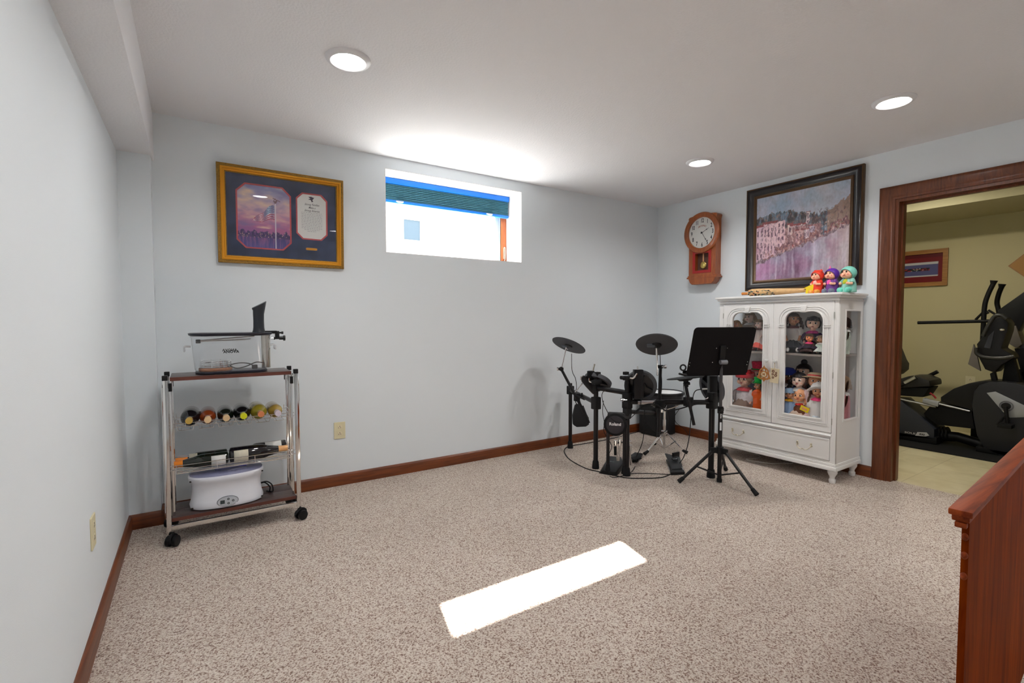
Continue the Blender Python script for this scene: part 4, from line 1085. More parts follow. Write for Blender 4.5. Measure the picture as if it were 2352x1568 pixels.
# low bar running back from the third leg
e1 = pt(1505, 948, 4.05); bar_(Vector((PC.x, PC.y, .50)), e1, .017, 'low_bar')
clampat(Vector((PC.x, PC.y, .50)), .026, .026, .032)
MB().box(e1.x - .02, e1.x + .03, e1.y - .03, e1.y + .02, e1.z - .03, e1.z + .05, bev=.006).build('rack_clamp', clamp_m, dk)

def face_m(c, n_, upv=(0, 0, 1)):
    n_ = Vector(n_).normalized(); u = Vector(upv); x = u.cross(n_).normalized(); y = n_.cross(x)
    M_ = Matrix((x, y, n_)).transposed().to_4x4(); M_.translation = Vector(c); return M_
def cymbal(c, n_, r, name='cymbal_pad'):
    """n_ is the upper side's direction"""
    M_ = face_m(c, n_)
    cyb = MB().lathe([(.0001, .020), (.02, .019), (.035, .012), (.05, .008), (r * .6, .004), (r * .97, -.004), (r, -.008), (r * .97, -.012), (r * .5, -.006), (.045, -.002), (.0001, -.002)], m=M_.to_3x3().to_4x4(), c=Vector(c), seg=44)
    o = cyb.build(name, mat('cymbal_rubber', (.011, .012, .013), .5, spec=.3), dk)
    MB().lathe([(r * .985, -.013), (r * .985, -.006), (r * .86, -.0045), (r * .86, -.010)], m=M_.to_3x3().to_4x4(), c=Vector(c), seg=44, ).build('cymbal_edge', padrim, dk)
    MB().lathe([(.0001, -.024), (.034, -.022), (.042, -.012), (.045, -.002), (.0001, -.002)], m=M_.to_3x3().to_4x4(), c=Vector(c), seg=8).build('cymbal_hub', blk, dk)
    MB().box(.012, .070, -.016, .016, -.026, -.010, M_, bev=.004).build('jack_box', mat('jack_grey', (.12, .14, .17), .4), dk)
    MB().cyl(M_ @ Vector((0, 0, -.045)), M_ @ Vector((0, 0, .0)), .008, seg=12).build('cymbal_bolt', chrome, dk)
    return M_
# left crash
c1_ = pt(1307, 791, 4.30)
n1 = (Vector((0, 0, 1)) + FW * .36 + RT * .42).normalized()
M1 = cymbal(c1_, n1, .155)
j1 = pt(1289, 847, 4.30)
MB().cyl(c1_ - n1 * .03 - RT * .015, j1, .006, seg=12).build('boom_rod', chrome, dk)
MB().ell(j1, .020).cyl(j1 - RT * .03, j1 + RT * .02, .012, seg=12).build('boom_joint', blk, dk)
MB().cyl(j1 - RT * .038, j1 - RT * .028, .016, seg=14).build('wing_nut', chrome, dk)
e2 = pt(1350, 962, 4.22); e3 = pt(1300, 862, 4.29)
MB().cyl(j1, e2, .012, .013, seg=14).build('boom_arm', tube_m, dk)
k1 = pt(1325, 912, 4.27); clampat(k1, .022, .022, .035)
MB().cyl(pt(1318, 905, 4.22), pt(1343, 917, 4.15), .009, seg=8).cyl(pt(1337, 902, 4.2), pt(1336, 915, 4.2), .007, seg=8).build('clamp_lever', blk, dk)
# carry bag hanging by the left leg
bag = thing('stick_bag', pt(1332, 978, 4.35), 'small black bag hanging from the left end of the drum rack', 'bag')
g = MB(); o0 = [pt(*p, 4.36) for p in ((1322, 930), (1334, 928), (1342, 945), (1352, 965), (1354, 975), (1346, 980), (1325, 981), (1317, 976), (1316, 955))]
g.poly(o0, FW * .07); g.build('pouch', mat('black_cloth', (.012, .012, .014), .75, bump=.4, bscale=60), bag, bev=.012)
MB().smooth_tube([pt(1326, 932, 4.38), pt(1322, 920, 4.36), pt(1328, 912, 4.34), pt(1335, 930, 4.38)], .004).build('strap', blk_m, bag)
# second thin boom with bar against the bag
MB().cyl(pt(1338, 932, 4.26), pt(1353, 971, 4.2), .010, seg=12).build('boom_tail', blk_m, dk)

# a drum pad seen from below/behind
def pad(c, n_, r, name='drum_pad', th=.030, legs=4):
    M_ = face_m(c, n_)
    M3 = M_.to_3x3().to_4x4()
    MB().lathe([(r * .80, -th), (r, -th), (r * 1.02, -th * .6), (r * 1.02, 0), (r * .98, .004), (r * .80, .004)], m=M3, c=Vector(c), seg=40).build('pad_rim', padrim, dk)
    MB().lathe([(.0001, 0), (r * .82, 0), (r * .82, .003), (.0001, .003)], m=M3, c=Vector(c), seg=40).build('pad_head', mat('pad_head', (.05, .05, .055), .7), dk)
    MB().lathe([(.0001, -.004), (r * .85, -.004), (r * .85, 0), (.0001, 0)], m=M3, c=Vector(c), seg=40).build('pad_shell', padback, dk)
    sp = MB()
    for k in range(legs):
        a = 2 * math.pi * k / legs + .5; Q = M_ @ Matrix.Rotation(a, 4, 'Z')
        sp.box(0, r * .84, -.016, .016, -th, -.004, Q)
    sp.lathe([(.0001, -th - .004), (.04, -th - .004), (.045, -.004), (.0001, -.004)], m=M3, c=Vector(c), seg=20)
    sp.build('pad_spokes', padback, dk)
    return M_
# tom by the second leg
ct1 = pt(1374, 872, 3.98); nt1 = (Vector((0, 0, 1)) + FW * .55 + RT * .45).normalized()
Mp1 = pad(ct1, nt1, .112)
a = pt(1331, 863, 3.95); b = pt(1374, 905, 3.93)
MB().poly([pt(1335, 868, 3.92), pt(1342, 862, 3.92), pt(1352, 872, 3.92), pt(1365, 888, 3.92), pt(1372, 908, 3.92), pt(1362, 905, 3.92), pt(1348, 890, 3.92), pt(1338, 878, 3.92)], FW * .05).build('pad_bracket', blk, dk, bev=.005)
MB().cyl(pt(1334, 872, 3.9), pt(1334, 864, 3.9), .005, seg=8).build('bracket_screw', steel, dk)
MB().box(*(lambda q: (q.x - .022, q.x + .022, q.y - .022, q.y + .022, q.z - .03, q.z + .03))(pt(1357, 860, 3.92)), bev=.004).box(*(lambda q: (q.x - .02, q.x + .02, q.y - .02, q.y + .02, q.z - .03, q.z + .035))(pt(1372, 864, 3.9)), bev=.004).build('pad_mount', blk_m, dk)
MB().smooth_tube([pt(1365, 836, 3.95), pt(1361, 853, 3.93)], .008).build('mount_rod', chrome, dk)
MB().smooth_tube([pt(1353, 868, 3.86), pt(1354, 876, 3.86), pt(1362, 878, 3.86), pt(1372, 877, 3.88)], .006).build('l_rod', chrome, dk)
MB().box(*(lambda q: (q.x - .04, q.x + .04, q.y - .02, q.y + .02, q.z - .018, q.z + .018))(pt(1370, 877, 3.86)), bev=.006).build('mount_clamp', clamp_m, dk)
MB().tube([pt(1321, 900, 4.1), pt(1337, 881, 4.0)], .005, 8).build('mount_rod', chrome, dk)
# tom facing the camera by the third leg
ct2 = pt(1471, 884, 3.80); nt2 = (FW * 1.0 + Vector((0, 0, .30)) + RT * .25).normalized()
pad(ct2, nt2, .122)
mb_ = pt(1466, 880, 3.70)
Mx = face_m(mb_, -FW); MB().box(-.035, .035, -.115, .105, -.03, .02, Mx, bev=.004).build('pad_bracket', blk, dk)
MB().cyl(pt(1465, 849, 3.70), pt(1464, 841, 3.70), .006, seg=8).build('bracket_screw', steel, dk)
MB().smooth_tube([pt(1447, 868, 3.66), pt(1455, 868, 3.65), pt(1463, 858, 3.66)], .007).build('l_rod', chrome, dk)
MB().box(*(lambda q: (q.x - .03, q.x + .035, q.y - .02, q.y + .02, q.z - .016, q.z + .016))(pt(1440, 868, 3.68)), bev=.006).box(*(lambda q: (q.x - .016, q.x + .022, q.y - .016, q.y + .016, q.z - .012, q.z + .012))(pt(1437, 857, 3.68)), bev=.004).cyl(pt(1426, 867, 3.66), pt(1436, 867, 3.68), .014, seg=12).build('mount_clamp', clamp_m, dk)
# right crash, its underside to the camera
c2_ = pt(1508, 789, 3.74); dv = c2_ - CAM; dv.z = 0; n2 = (Vector((0, 0, 1)) + dv.normalized() * .68).normalized()
cymbal(c2_, n2, .156)
q1 = pt(1510, 846, 3.70)
MB().cyl(c2_ - n2 * .03, pt(1510, 862, 3.68), .0075, seg=12).build('boom_rod', chrome, dk)
tb_ = pt(1517, 842, 3.72)
MB().cyl(tb_, pt(1512, 1003, 3.70), .0115, seg=14).build('boom_arm', tube_m, dk)
MB().box(tb_.x - .024, tb_.x + .014, tb_.y - .016, tb_.y + .016, tb_.z - .012, tb_.z + .014, bev=.004).build('boom_joint', blk, dk)
MB().cyl(pt(1520, 842, 3.70), pt(1526, 842, 3.70), .006, seg=10).cyl(pt(1525, 842, 3.70), pt(1530, 842, 3.70), .014, seg=14).build('wing_nut', steel, dk)
q = pt(1516, 928, 3.69); clampat(q, .028, .028, .032)
# hi-hat pad
c3_ = pt(1573, 867, 3.66); n3 = (Vector((0, 0, 1)) + FW * .10 - RT * .10).normalized()
M3_ = face_m(c3_, n3)
MB().lathe([(.0001, .012), (.05, .008), (.13, .001), (.134, -.003), (.13, -.006), (.06, -.010), (.04, -.024), (.0001, -.026)], m=M3_.to_3x3().to_4x4(), c=c3_, seg=40).build('cymbal_pad', MATS['cymbal_rubber'], dk)
MB().smooth_tube([pt(1573, 872, 3.66), pt(1575, 885, 3.65), pt(1581, 915, 3.64), pt(1586, 935, 3.64)], .0125, 12).build('boom_arm', tube_m, dk)
MB().cyl(pt(1582, 920, 3.62), pt(1594, 976, 3.60), .0115, seg=12).build('boom_tail', tube_m, dk)
MB().cyl(pt(1570, 882, 3.63), pt(1584, 880, 3.63), .012, seg=12).cyl(pt(1577, 872, 3.64), pt(1577, 888, 3.64), .014, seg=12).build('boom_joint', blk, dk)
q = pt(1581, 922, 3.66); clampat(q, .030, .026, .035)
# tom on the right leg, hidden in part by the music stand
c4_ = pt(1638, 888, 3.80); n4 = (FW * .30 + RT * 1.0 + Vector((0, 0, .22))).normalized()
pad(c4_, n4, .125)
mb4 = pt(1637, 890, 3.70); MB().box(-.03, .03, -.09, .09, -.03, .02, face_m(mb4, -FW), bev=.004).build('pad_bracket', blk, dk)
MB().cyl(pt(1624, 893, 3.66), pt(1613, 893, 3.66), .007, seg=10).build('jack_plug', steel, dk)
MB().smooth_tube([pt(1630, 905, 3.66), pt(1626, 914, 3.66), pt(1620, 917, 3.66)], .006).build('l_rod', chrome, dk)
MB().box(*(lambda q: (q.x - .03, q.x + .03, q.y - .025, q.y + .025, q.z - .03, q.z + .03))(pt(1636, 910, 3.66)), bev=.006).build('mount_clamp', clamp_m, dk)

# kick drum pad tower
kp = thing('kick_pad', (2.80, 2.80, 0), 'black round kick drum pad with white lettering on a low floor stand', 'drum pad')
kc = pt(1413, 975, 3.74); nk = (-FW + RT * -.25).normalized(); nk.z = 0
Mk = face_m(kc, nk); M3k = Mk.to_3x3().to_4x4()
MB().lathe([(.0001, -.05), (.080, -.05), (.088, -.03), (.088, .0), (.080, .004), (.0001, .004)], m=M3k, c=kc, seg=40).build('housing', blk_m, kp)
MB().lathe([(.0001, .004), (.068, .004), (.070, .007), (.066, .012), (.0001, .013)], m=M3k, c=kc, seg=40).build('pad_face', mat('kick_face', (.022, .020, .026), .6), kp)
MB().text('Roland', .032, Mk @ Matrix.Translation((0, .006, .0135)), .0004, bold=.0008).build('lettering', mat('white_print', s2l(230, 230, 232), .4), kp)
MB().box(-.06, .12, .045, .09, -.06, -.005, Mk, bev=.015).build('top_hood', mat('hood_rubber', (.028, .028, .030), .6), kp)
for lx, nm in ((-.055, 0), (.070, 1)):
    p = Mk @ Vector((lx, 0, -.03)); MB().cyl((p.x, p.y, .03), (p.x, p.y, kc.z), .013, seg=14).build('upright', tube_m, kp)
    MB().lathe([(.0001, .015), (.024, .015), (.022, .03), (.014, .08), (.0001, .08)], (p.x, p.y, 0), seg=16).build('socket', blk_m, kp)
ba = [at(*p, 2, .02) for p in ((1375, 1081), (1416, 1088), (1436, 1066), (1428, 1052), (1394, 1050))]
g = MB(); lo = [g.bm.verts.new((p.x, p.y, 0)) for p in ba]
tp_ = [at(*p, 2, .055) for p in ((1384, 1073), (1414, 1077), (1431, 1062), (1426, 1050), (1396, 1048))]
hi = [g.bm.verts.new((p.x, p.y, z)) for p, z in zip(tp_, (.03, .03, .055, .06, .06))]
g.bm.faces.new(lo[::-1]); g.bm.faces.new(hi)
for i in range(5): g.bm.faces.new((lo[i], lo[(i + 1) % 5], hi[(i + 1) % 5], hi[i]))
g.build('base_plate', blk, kp, bev=.003)
qq = (tp_[0] + tp_[1]) / 2; 
MB().text('Roland', .018, frame_m((ba[0] + ba[1] + ba[2] + ba[4]) / 4 + Vector((.01, .02, .034)), ba[1] - ba[0], (.3, 1, .25)), .0006, bold=.0006).build('base_lettering', mat('grey_print', s2l(110, 116, 120), .5), kp)
# kick pedal
kd = thing('kick_pedal', (2.95, 2.92, 0), 'chrome and black kick drum pedal standing behind the kick pad', 'pedal')
b0 = at(1420, 1063, 2, 0.0); b1 = at(1475, 1062, 2, .0)
kb = Vector((2.93, 2.80, 0)) 
MB().poly([at(1448, 1050, 2, .01), at(1452, 1062, 2, .01), at(1466, 1060, 2, .01), at(1477, 1046, 2, .01), at(1458, 1043, 2, .01)], (0, 0, .02)).build('pedal_plate', blk, kd, bev=.003)
MB().poly([at(1449, 1052, 2, .03), at(1456, 1058, 2, .03), at(1474, 1054, 2, .06), at(1470, 1046, 2, .07)], (0, 0, .008)).build('footboard', blk_m, kd, bev=.002)
for (xa, ya, xb, yb2) in ((1414, 1012, 1418, 1058), (1424, 1018, 1421, 1058), (1446, 1022, 1449, 1068)):
    MB().cyl(pt(xa, ya, 3.86), pt(xb, yb2, 3.86), .008, .006, seg=10).build('frame_post', chrome, kd)
MB().cyl(pt(1410, 1017, 3.86), pt(1450, 1014, 3.86), .009, seg=12).cyl(pt(1414, 1012, 3.86), pt(1414, 1022, 3.86), .014, seg=12).cyl(pt(1424, 1009, 3.86), pt(1424, 1020, 3.86), .012, seg=12).build('axle', chrome, kd)
MB().cyl(pt(1413, 1025, 3.85), pt(1413, 1045, 3.85), .010, seg=12).build('spring', blk_m, kd)
MB().tube([pt(1420, 1018, 3.86), pt(1426, 985, 3.86)], .004, 8).build('beater_rod', chrome, kd)
MB().cyl(pt(1448, 1022, 3.86), pt(1449, 1035, 3.86), .012, seg=10).build('tension_spring', steel, kd)

# hi-hat control pedal
hp = thing('hi_hat_pedal', at(1545, 1075, 2, 0), 'small black hi-hat control pedal on the carpet left of the music stand', 'pedal')
q = [at(*p, 2, 0) for p in ((1541, 1091), (1573, 1090), (1562, 1062), (1530, 1060))]
MB().poly(q, (0, 0, .022)).build('base', blk, hp, bev=.003)
q2 = [(at(1543, 1085, 2, .0), .03), (at(1568, 1083, 2, .0), .03), (at(1562, 1066, 2, 0), .062), (at(1527, 1060, 2, 0), .075)]
g = MB(); tv = [g.bm.verts.new((p.x, p.y, z)) for p, z in q2]; bv = [g.bm.verts.new((p.x, p.y, z - .012)) for p, z in q2]
g.bm.faces.new(tv); g.bm.faces.new(bv[::-1])
for i in range(4): g.bm.faces.new((tv[i], tv[(i + 1) % 4], bv[(i + 1) % 4], bv[i]))
g.build('footboard', mat('pedal_black', (.02, .022, .024), .4), hp, bev=.003)
cc = (q2[0][0] + q2[1][0] + q2[2][0] + q2[3][0]) / 4
MB().lathe([(.0001, 0), (.026, 0), (.026, .006), (.0001, .006)], (cc.x, cc.y, .064), m=Matrix.Rotation(R(20), 4, 'X'), seg=24).build('round_badge', blk_m, hp)
MB().text('Roland', .014, frame_m((cc.x - .002, cc.y - .002, .072), q2[1][0] - q2[0][0], (.1, 1, .35)), .0008, bold=.0004).build('lettering', MATS['grey_print'], hp)
MB().box(*(lambda p: (p.x - .04, p.x + .04, p.y - .008, p.y + .008, .02, .095))(at(1552, 1064, 2, 0)), bev=.003).build('bracket', blk, hp)
for px in (1540, 1572):
    p = at(px, 1086, 2, 0); MB().tube([(p.x, p.y, .0), (p.x - .005, p.y + .02, .045)], .004, 8).build('anchor_bolt', steel, hp)

# snare drum on its chrome stand
sc_ = Vector((3.56, 2.93, 0)); sz = .50
sc2 = pt(1527, 902, 4.40); ztop = pt(1527, 899, 4.40).z
sd_ = thing('snare_drum', (sc2.x, sc2.y, ztop - .1), 'black shallow snare drum pad with white mesh head behind the rack bar', 'drum')
sc2 = pt(1527, 902, 4.40); sx_, sy_ = sc2.x, sc2.y
ztop = pt(1527, 899, 4.40).z
MB().lathe([(.0001, -.10), (.155, -.10), (.160, -.09), (.160, -.012), (.150, -.010), (.0001, -.010)], (sx_, sy_, ztop), seg=40).build('shell', mat('drum_shell', (.016, .016, .02), .35), sd_)
MB().lathe([(.150, -.022), (.167, -.022), (.168, -.004), (.162, .004), (.150, .002)], (sx_, sy_, ztop), seg=44).build('hoop', blk, sd_)
MB().lathe([(.0001, -.008), (.151, -.008), (.151, -.004), (.0001, -.004)], (sx_, sy_, ztop), seg=40).build('drum_head', mat('mesh_head', s2l(226, 226, 228), .6), sd_)
ss = thing('drum_stand', (sx_, sy_, 0), 'chrome double braced tripod stand with black rubber feet under the snare', 'stand')
zt_ = ztop - .105
MB().cyl((sx_, sy_, .03), (sx_, sy_, zt_ - .05), .010, seg=14).cyl((sx_, sy_, .06), (sx_, sy_, .30), .0135, seg=14).build('centre_tube', chrome, ss)
for k in range(3):
    a = R(30 + 120 * k); p = Vector((sx_ + .13 * math.cos(a), sy_ + .13 * math.sin(a), zt_))
    MB().smooth_tube([(sx_, sy_, zt_ - .06), (sx_ + .07 * math.cos(a), sy_ + .07 * math.sin(a), zt_ - .035), (p.x, p.y, zt_ - .008), (p.x + .02 * math.cos(a), p.y + .02 * math.sin(a), zt_ + .012)], .007).build('basket_arm', chrome, ss)
MB().box(sx_ - .02, sx_ + .02, sy_ - .02, sy_ + .02, .165, .205, bev=.005).build('leg_collar', chrome, ss)
MB().tube([(sx_ - .05, sy_ - .02, zt_ - .065), (sx_ + .02, sy_ - .02, zt_ - .07)], .007, 8).cyl((sx_ - .06, sy_ - .02, zt_ - .075), (sx_ - .06, sy_ - .02, zt_ - .05), .012, seg=10).build('tilter', chrome, ss)
feet = [Vector((3.325, 2.925, 0)), Vector((3.675, 2.735, 0)), Vector((sx_ + .13, sy_ + .22, 0))]
for f in feet:
    d = (f - Vector((sx_, sy_, 0))); dn = d.normalized(); pr_ = Vector((-dn.y, dn.x, 0))
    lg = MB()
    top = Vector((sx_, sy_, .185)) + dn * .018
    for s_ in (-1, 1): lg.tube([top + pr_ * .008 * s_, Vector((f.x, f.y, .03)) - dn * .03 + pr_ * .004 * s_], .0045, 6)
    lg.build('leg', chrome, ss)
    MB().tube([Vector((sx_, sy_, .045)) + dn * .014, top.lerp(Vector((f.x, f.y, .03)), .45)], .006, 6).build('brace', chrome, ss)
    MB().tube([Vector((f.x, f.y, .036)) - dn * .045, Vector((f.x, f.y, .016))], [.011, .016], 12).build('rubber_foot', rub, ss)

# corner speaker
am = thing('amplifier', (4.09, 3.42, 0), 'black box speaker on the carpet in the corner behind the drums', 'speaker')
MB().box(3.955, 4.225, 3.30, 3.555, .008, .415).build('cabinet', mat('black_tolex', (.008, .008, .009), .6, bump=.3), am, bev=.008)
MB().box(3.948, 3.957, 3.325, 3.53, .04, .33, bev=.002).build('grille', mat('grille_cloth', (.012, .012, .012), .9, bump=.6, bscale=400), am)
MB().box(3.946, 3.957, 3.325, 3.53, .345, .395, bev=.002).build('control_panel', mat('amp_panel', (.05, .05, .055), .4), am)
for k in range(5): MB().cyl((3.938, 3.35 + k * .038, .37), (3.948, 3.35 + k * .038, .37), .007, seg=12).build('knob', grey_p, am)
for x_, y_ in ((3.98, 3.33), (4.2, 3.33), (3.98, 3.53), (4.2, 3.53)): MB().cyl((x_, y_, 0), (x_, y_, .01), .012, seg=12).build('foot', rub, am)

# cables: each its own thing
def cable(pts, label, r=.0028, grp=None):
    o = MB().smooth_tube(pts, r, 6, 8).build('cable', blk_m, None); tag(o, label, 'cable', grp); return o
def fl(px, py, z=.004): p = at(px, py, 2, z); return p
cable([fl(1470, 990), fl(1400, 1008), fl(1345, 1018), fl(1310, 1024), fl(1298, 1030), fl(1297, 1040), fl(1310, 1056), fl(1345, 1075), fl(1372, 1082), fl(1400, 1089), fl(1440, 1097), fl(1480, 1098), fl(1520, 1096), fl(1541, 1088)], 'long black cable curving over the carpet around the drum rack feet', .004)
cable([fl(1400, 1093), fl(1412, 1096), fl(1440, 1090), fl(1455, 1087), fl(1490, 1087), fl(1535, 1089)], 'thin black cable on the carpet ending at the hi-hat pedal')
cable([pt(1313, 812, 4.28), pt(1314, 850, 4.2), pt(1322, 870, 4.15), pt(1324, 890, 4.15), pt(1321, 900, 4.15)], 'black cable hanging from the left cymbal')
cable([pt(1405, 896, 3.88), pt(1385, 900, 3.82), pt(1384, 920, 3.80), pt(1395, 945, 3.70), pt(1408, 964, 3.62), pt(1428, 970, 3.62), pt(1450, 958, 3.66), pt(1475, 935, 3.64), pt(1500, 926, 3.62), pt(1518, 905, 3.66)], 'black cable looping in front of the kick pad')
cable([pt(1386, 920, 3.84), pt(1384, 945, 3.80), pt(1388, 970, 3.80), pt(1387, 990, 3.8), pt(1398, 1010, 3.8), pt(1405, 1025, 3.85), fl(1400, 1040)], 'black cable drooping between the second rack leg and the kick pad')
cable([pt(1475, 872, 3.66), pt(1473, 900, 3.64), pt(1471, 935, 3.62), pt(1464, 945, 3.62)], 'thin black cable dropping from the middle tom')
cable([pt(1516, 815, 3.72), pt(1517, 840, 3.74), pt(1520, 880, 3.66), pt(1516, 910, 3.64), pt(1500, 925, 3.62)], 'black cable from the right cymbal down its boom')
cable([pt(1460, 945, 3.62), pt(1480, 930, 3.64), pt(1505, 928, 3.64), pt(1530, 943, 3.62), pt(1555, 940, 3.62), pt(1580, 933, 3.62), pt(1600, 928, 3.62), pt(1628, 925, 3.62)], 'bundle of black cable sagging under the middle rack bar', .005)
cable([pt(1480, 942, 3.64), pt(1481, 965, 3.64), pt(1500, 988, 3.64), pt(1515, 993, 3.66), pt(1530, 988, 3.66), pt(1536, 965, 3.66), pt(1534, 945, 3.64)], 'thin black cable loop hanging beneath the middle rack bar')
cable([pt(1480, 942, 3.66), pt(1480, 985, 3.70), pt(1474, 1020, 3.75), pt(1462, 1048, 3.85), fl(1462, 1060), fl(1455, 1078), fl(1445, 1088)], 'black cable dropping to the kick pedal')
cable([pt(1612, 893, 3.65), pt(1597, 898, 3.66), pt(1591, 915, 3.64), pt(1588, 945, 3.6), pt(1585, 985, 3.5), pt(1580, 1020, 3.4), pt(1570, 1050, 3.45), fl(1560, 1064, .03)], 'black cable running from the right tom down to the hi-hat pedal', .0035)
cable([pt(1560, 940, 3.64), pt(1550, 955, 3.66), pt(1553, 970, 3.68), pt(1572, 985, 3.66), pt(1582, 1000, 3.6)], 'thin black cable arcing between the rack bar and the pedal cable', .002)
cable([pt(1575, 880, 3.62), pt(1570, 890, 3.62), pt(1580, 930, 3.58), pt(1592, 955, 3.57), pt(1594, 970, 3.58)], 'black cable beside the hi-hat boom')

# ------------------------------------------------------------------ music stand
msx, msy = 3.245, 2.135
ms = thing('music_stand', (msx, msy, 0), 'black orchestral music stand with a broad desk in front of the white cabinet', 'music stand')
ptop = .915
MB().cyl((msx, msy, .015), (msx, msy, .55), .0155, seg=18).build('lower_tube', tube_m, ms)
MB().cyl((msx, msy, .50), (msx, msy, ptop), .0115, seg=16).build('upper_tube', mat('grey_tube', (.05, .05, .055), .3), ms)
MB().lathe([(.0001, 0), (.018, 0), (.019, .02), (.016, .03), (.0001, .03)], (msx, msy, .0), seg=18).build('tube_foot', rub, ms)
MB().cyl((msx, msy, .515), (msx, msy, .565), .021, seg=18).box(msx - .045, msx, msy - .03, msy - .005, .535, .56, bev=.004).build('height_clamp', blk, ms)
feet = [Vector((2.966, 2.276, 0)), Vector((3.182, 1.814, 0)), Vector((3.52, 2.262, 0))]
MB().cyl((msx, msy, .215), (msx, msy, .265), .026, seg=18).build('leg_collar', blk, ms)
for f in feet:
    dn = (f - Vector((msx, msy, 0))).normalized()
    top = Vector((msx, msy, .245)) + dn * .045; bot = f + Vector((0, 0, .014))
    MB().tube([top, bot], .011, 12).build('leg', tube_m, ms)
    MB().tube([bot.lerp(top, .12), bot - dn * -.005], [.014, .017], 12).build('rubber_foot', rub, ms)
    pr_ = Vector((-dn.y, dn.x, 0)); Q = Matrix((dn, pr_, Vector((0, 0, 1)))).transposed().to_4x4(); Q.translation = (msx, msy, .24)
    MB().box(.015, .07, -.010, .010, -.02, .02, Q, bev=.004).build('leg_bracket', blk, ms)
    MB().tube([Vector((msx, msy, .055)) + dn * .012, top.lerp(bot, .52)], .006, 8).build('brace', tube_m, ms)
# label strips printed on the lower tube
MB().box(-.007, .007, -.04, .02, 0, .0008, frame_m((msx - .0112, msy - .0112, .43), (FW.y, -FW.x, 0), (0, 0, 1))).build('sticker', mat('sticker_white', s2l(214, 218, 222), .5), ms)
MB().text('ProLine', .016, frame_m((msx - .0105, msy - .0125, .505), (0, 0, -1), (FW.y, -FW.x, 0)), .0003, bold=.0005).build('tube_lettering', MATS['white_print'], ms)
# desk
phi = R(9); al = R(17)
wx = (RT * math.cos(phi) + Vector((FW.x, FW.y, 0)).normalized() * math.sin(phi)).normalized()
pn = Vector((-wx.y, wx.x, 0))                    # away from the camera
upd = (Vector((0, 0, 1)) * math.cos(al) - pn * math.sin(al)).normalized()
dc = (pt(1573, 862, 3.53) + pt(1716, 861, 3.64)) / 2
hd_ = .372
Md_ = frame_m(dc, wx, upd)
MB().plate(rrect(-.242, .242, 0, hd_, .028), [], .004, Md_ @ Matrix.Translation((0, 0, -.002)), bev=.0006).build('desk', mat('desk_black', (.005, .004, .005), .6, spec=.2), ms)
MB().box(-.242, .242, -.002, .004, -.052, .002, Md_, bev=.001).box(-.242, .242, 0, .02, -.055, -.051, Md_, bev=.001).build('ledge', MATS['desk_black'], ms)
hb_ = Md_ @ Vector((.02, .10, .02))
MB().poly([Md_ @ Vector(p) for p in ((-.022, .235, .003), (.022, .235, .003), (.034, .10, .003), (-.005, .10, .003))], Md_.to_3x3() @ Vector((0, 0, .014))).build('desk_bracket', blk, ms, bev=.002)
for x_, y_ in ((-.045, .215), (.04, .215), (-.055, .105), (.045, .105), (-.232, .105), (-.232, .082), (.225, .105), (.225, .082)):
    MB().ell(Md_ @ Vector((x_, y_, .004)), .0038, u=8, v=6).build('rivet', chrome, ms)
hinge = Md_ @ Vector((.02, .115, .028))
MB().tube([(msx, msy, ptop), hinge], .0115, 12).build('neck', MATS['grey_tube'], ms)
MB().cyl(hinge - wx * .03, hinge + wx * .022, .017, seg=16).build('tilt_knob', grey_p, ms)
MB().cyl((msx - .01, msy, ptop - .045), (msx + .022, msy, ptop - .045), .014, seg=14).build('collar', MATS['grey_tube'], ms)
# a stick holder clipped at the left of the desk
sh_ = MB().tube([pt(1560, 858, 3.5), pt(1575, 862, 3.52)], .008, 8); sh_.ring(pt(1569, 844, 3.52), .020, .006, face_m((0, 0, 0), -FW), 16); sh_.build('side_clip', blk, ms)
# ------------------------------------------------------------------ white display cabinet
XF = 3.885; XBk = 4.288; Y0, Y1 = 1.632, 2.578; ZB, ZT = .105, 1.368
cabw = mat('cabinet_white', s2l(232, 231, 229), .4, coat=.1)
cab = thing('display_cabinet', (4.09, (Y0 + Y1) / 2, 0), 'white display cabinet with two arched glass doors and a bottom drawer on turned feet', 'cabinet')
MF = lambda x: frame_m((x, 0, 0), (0, -1, 0), (0, 0, 1))       # local x = -y, z towards the room
def YR(y0, y1, z0, z1): return rect(-y1, -y0, z0, z1)
# carcass
bb = MB()
bb.box(XBk - .012, XBk, Y0, Y1, ZB, ZT)
bb.box(XF + .02, XBk, Y0 + .018, Y1 - .018, .365, .385).box(XF + .02, XBk, Y0, Y1, ZB + .01, ZB + .03).box(XF + .02, XBk, Y0, Y1, ZT - .018, ZT)
bb.build('carcass', cabw, cab, flat=True)
MS = lambda y: frame_m((0, y, 0), (1, 0, 0), (0, 0, 1))     # local z = -y
for y_ in (Y0, Y1 - .018):
    s_ = MB().plate(rect(XF + .02, XBk, ZB, ZT), [rect(4.002, 4.236, .462, 1.268)], .018, MS(y_ + .018))
    s_.build('side_panel', cabw, cab, flat=True)
    MB().box(4.0, 4.238, y_ + .006, y_ + .009, .46, 1.27).build('side_glass', glass('cabinet_glass', gloss=1.4), cab)
    yo = y_ - .004 if y_ == Y0 else y_ + .014
    MB().plate(rect(3.990, 4.248, .450, 1.280), [rect(4.002, 4.236, .462, 1.268)], .008, MS(yo + .008), bev=.002).build('glazing_bead', cabw, cab)
ff = MB().plate(YR(Y0, Y1, ZB, ZT), [YR(1.660, 2.541, .372, 1.345), YR(1.668, 2.535, .165, .335)], .02, MF(XF + .02)); ff.build('face_frame', cabw, cab, flat=True)
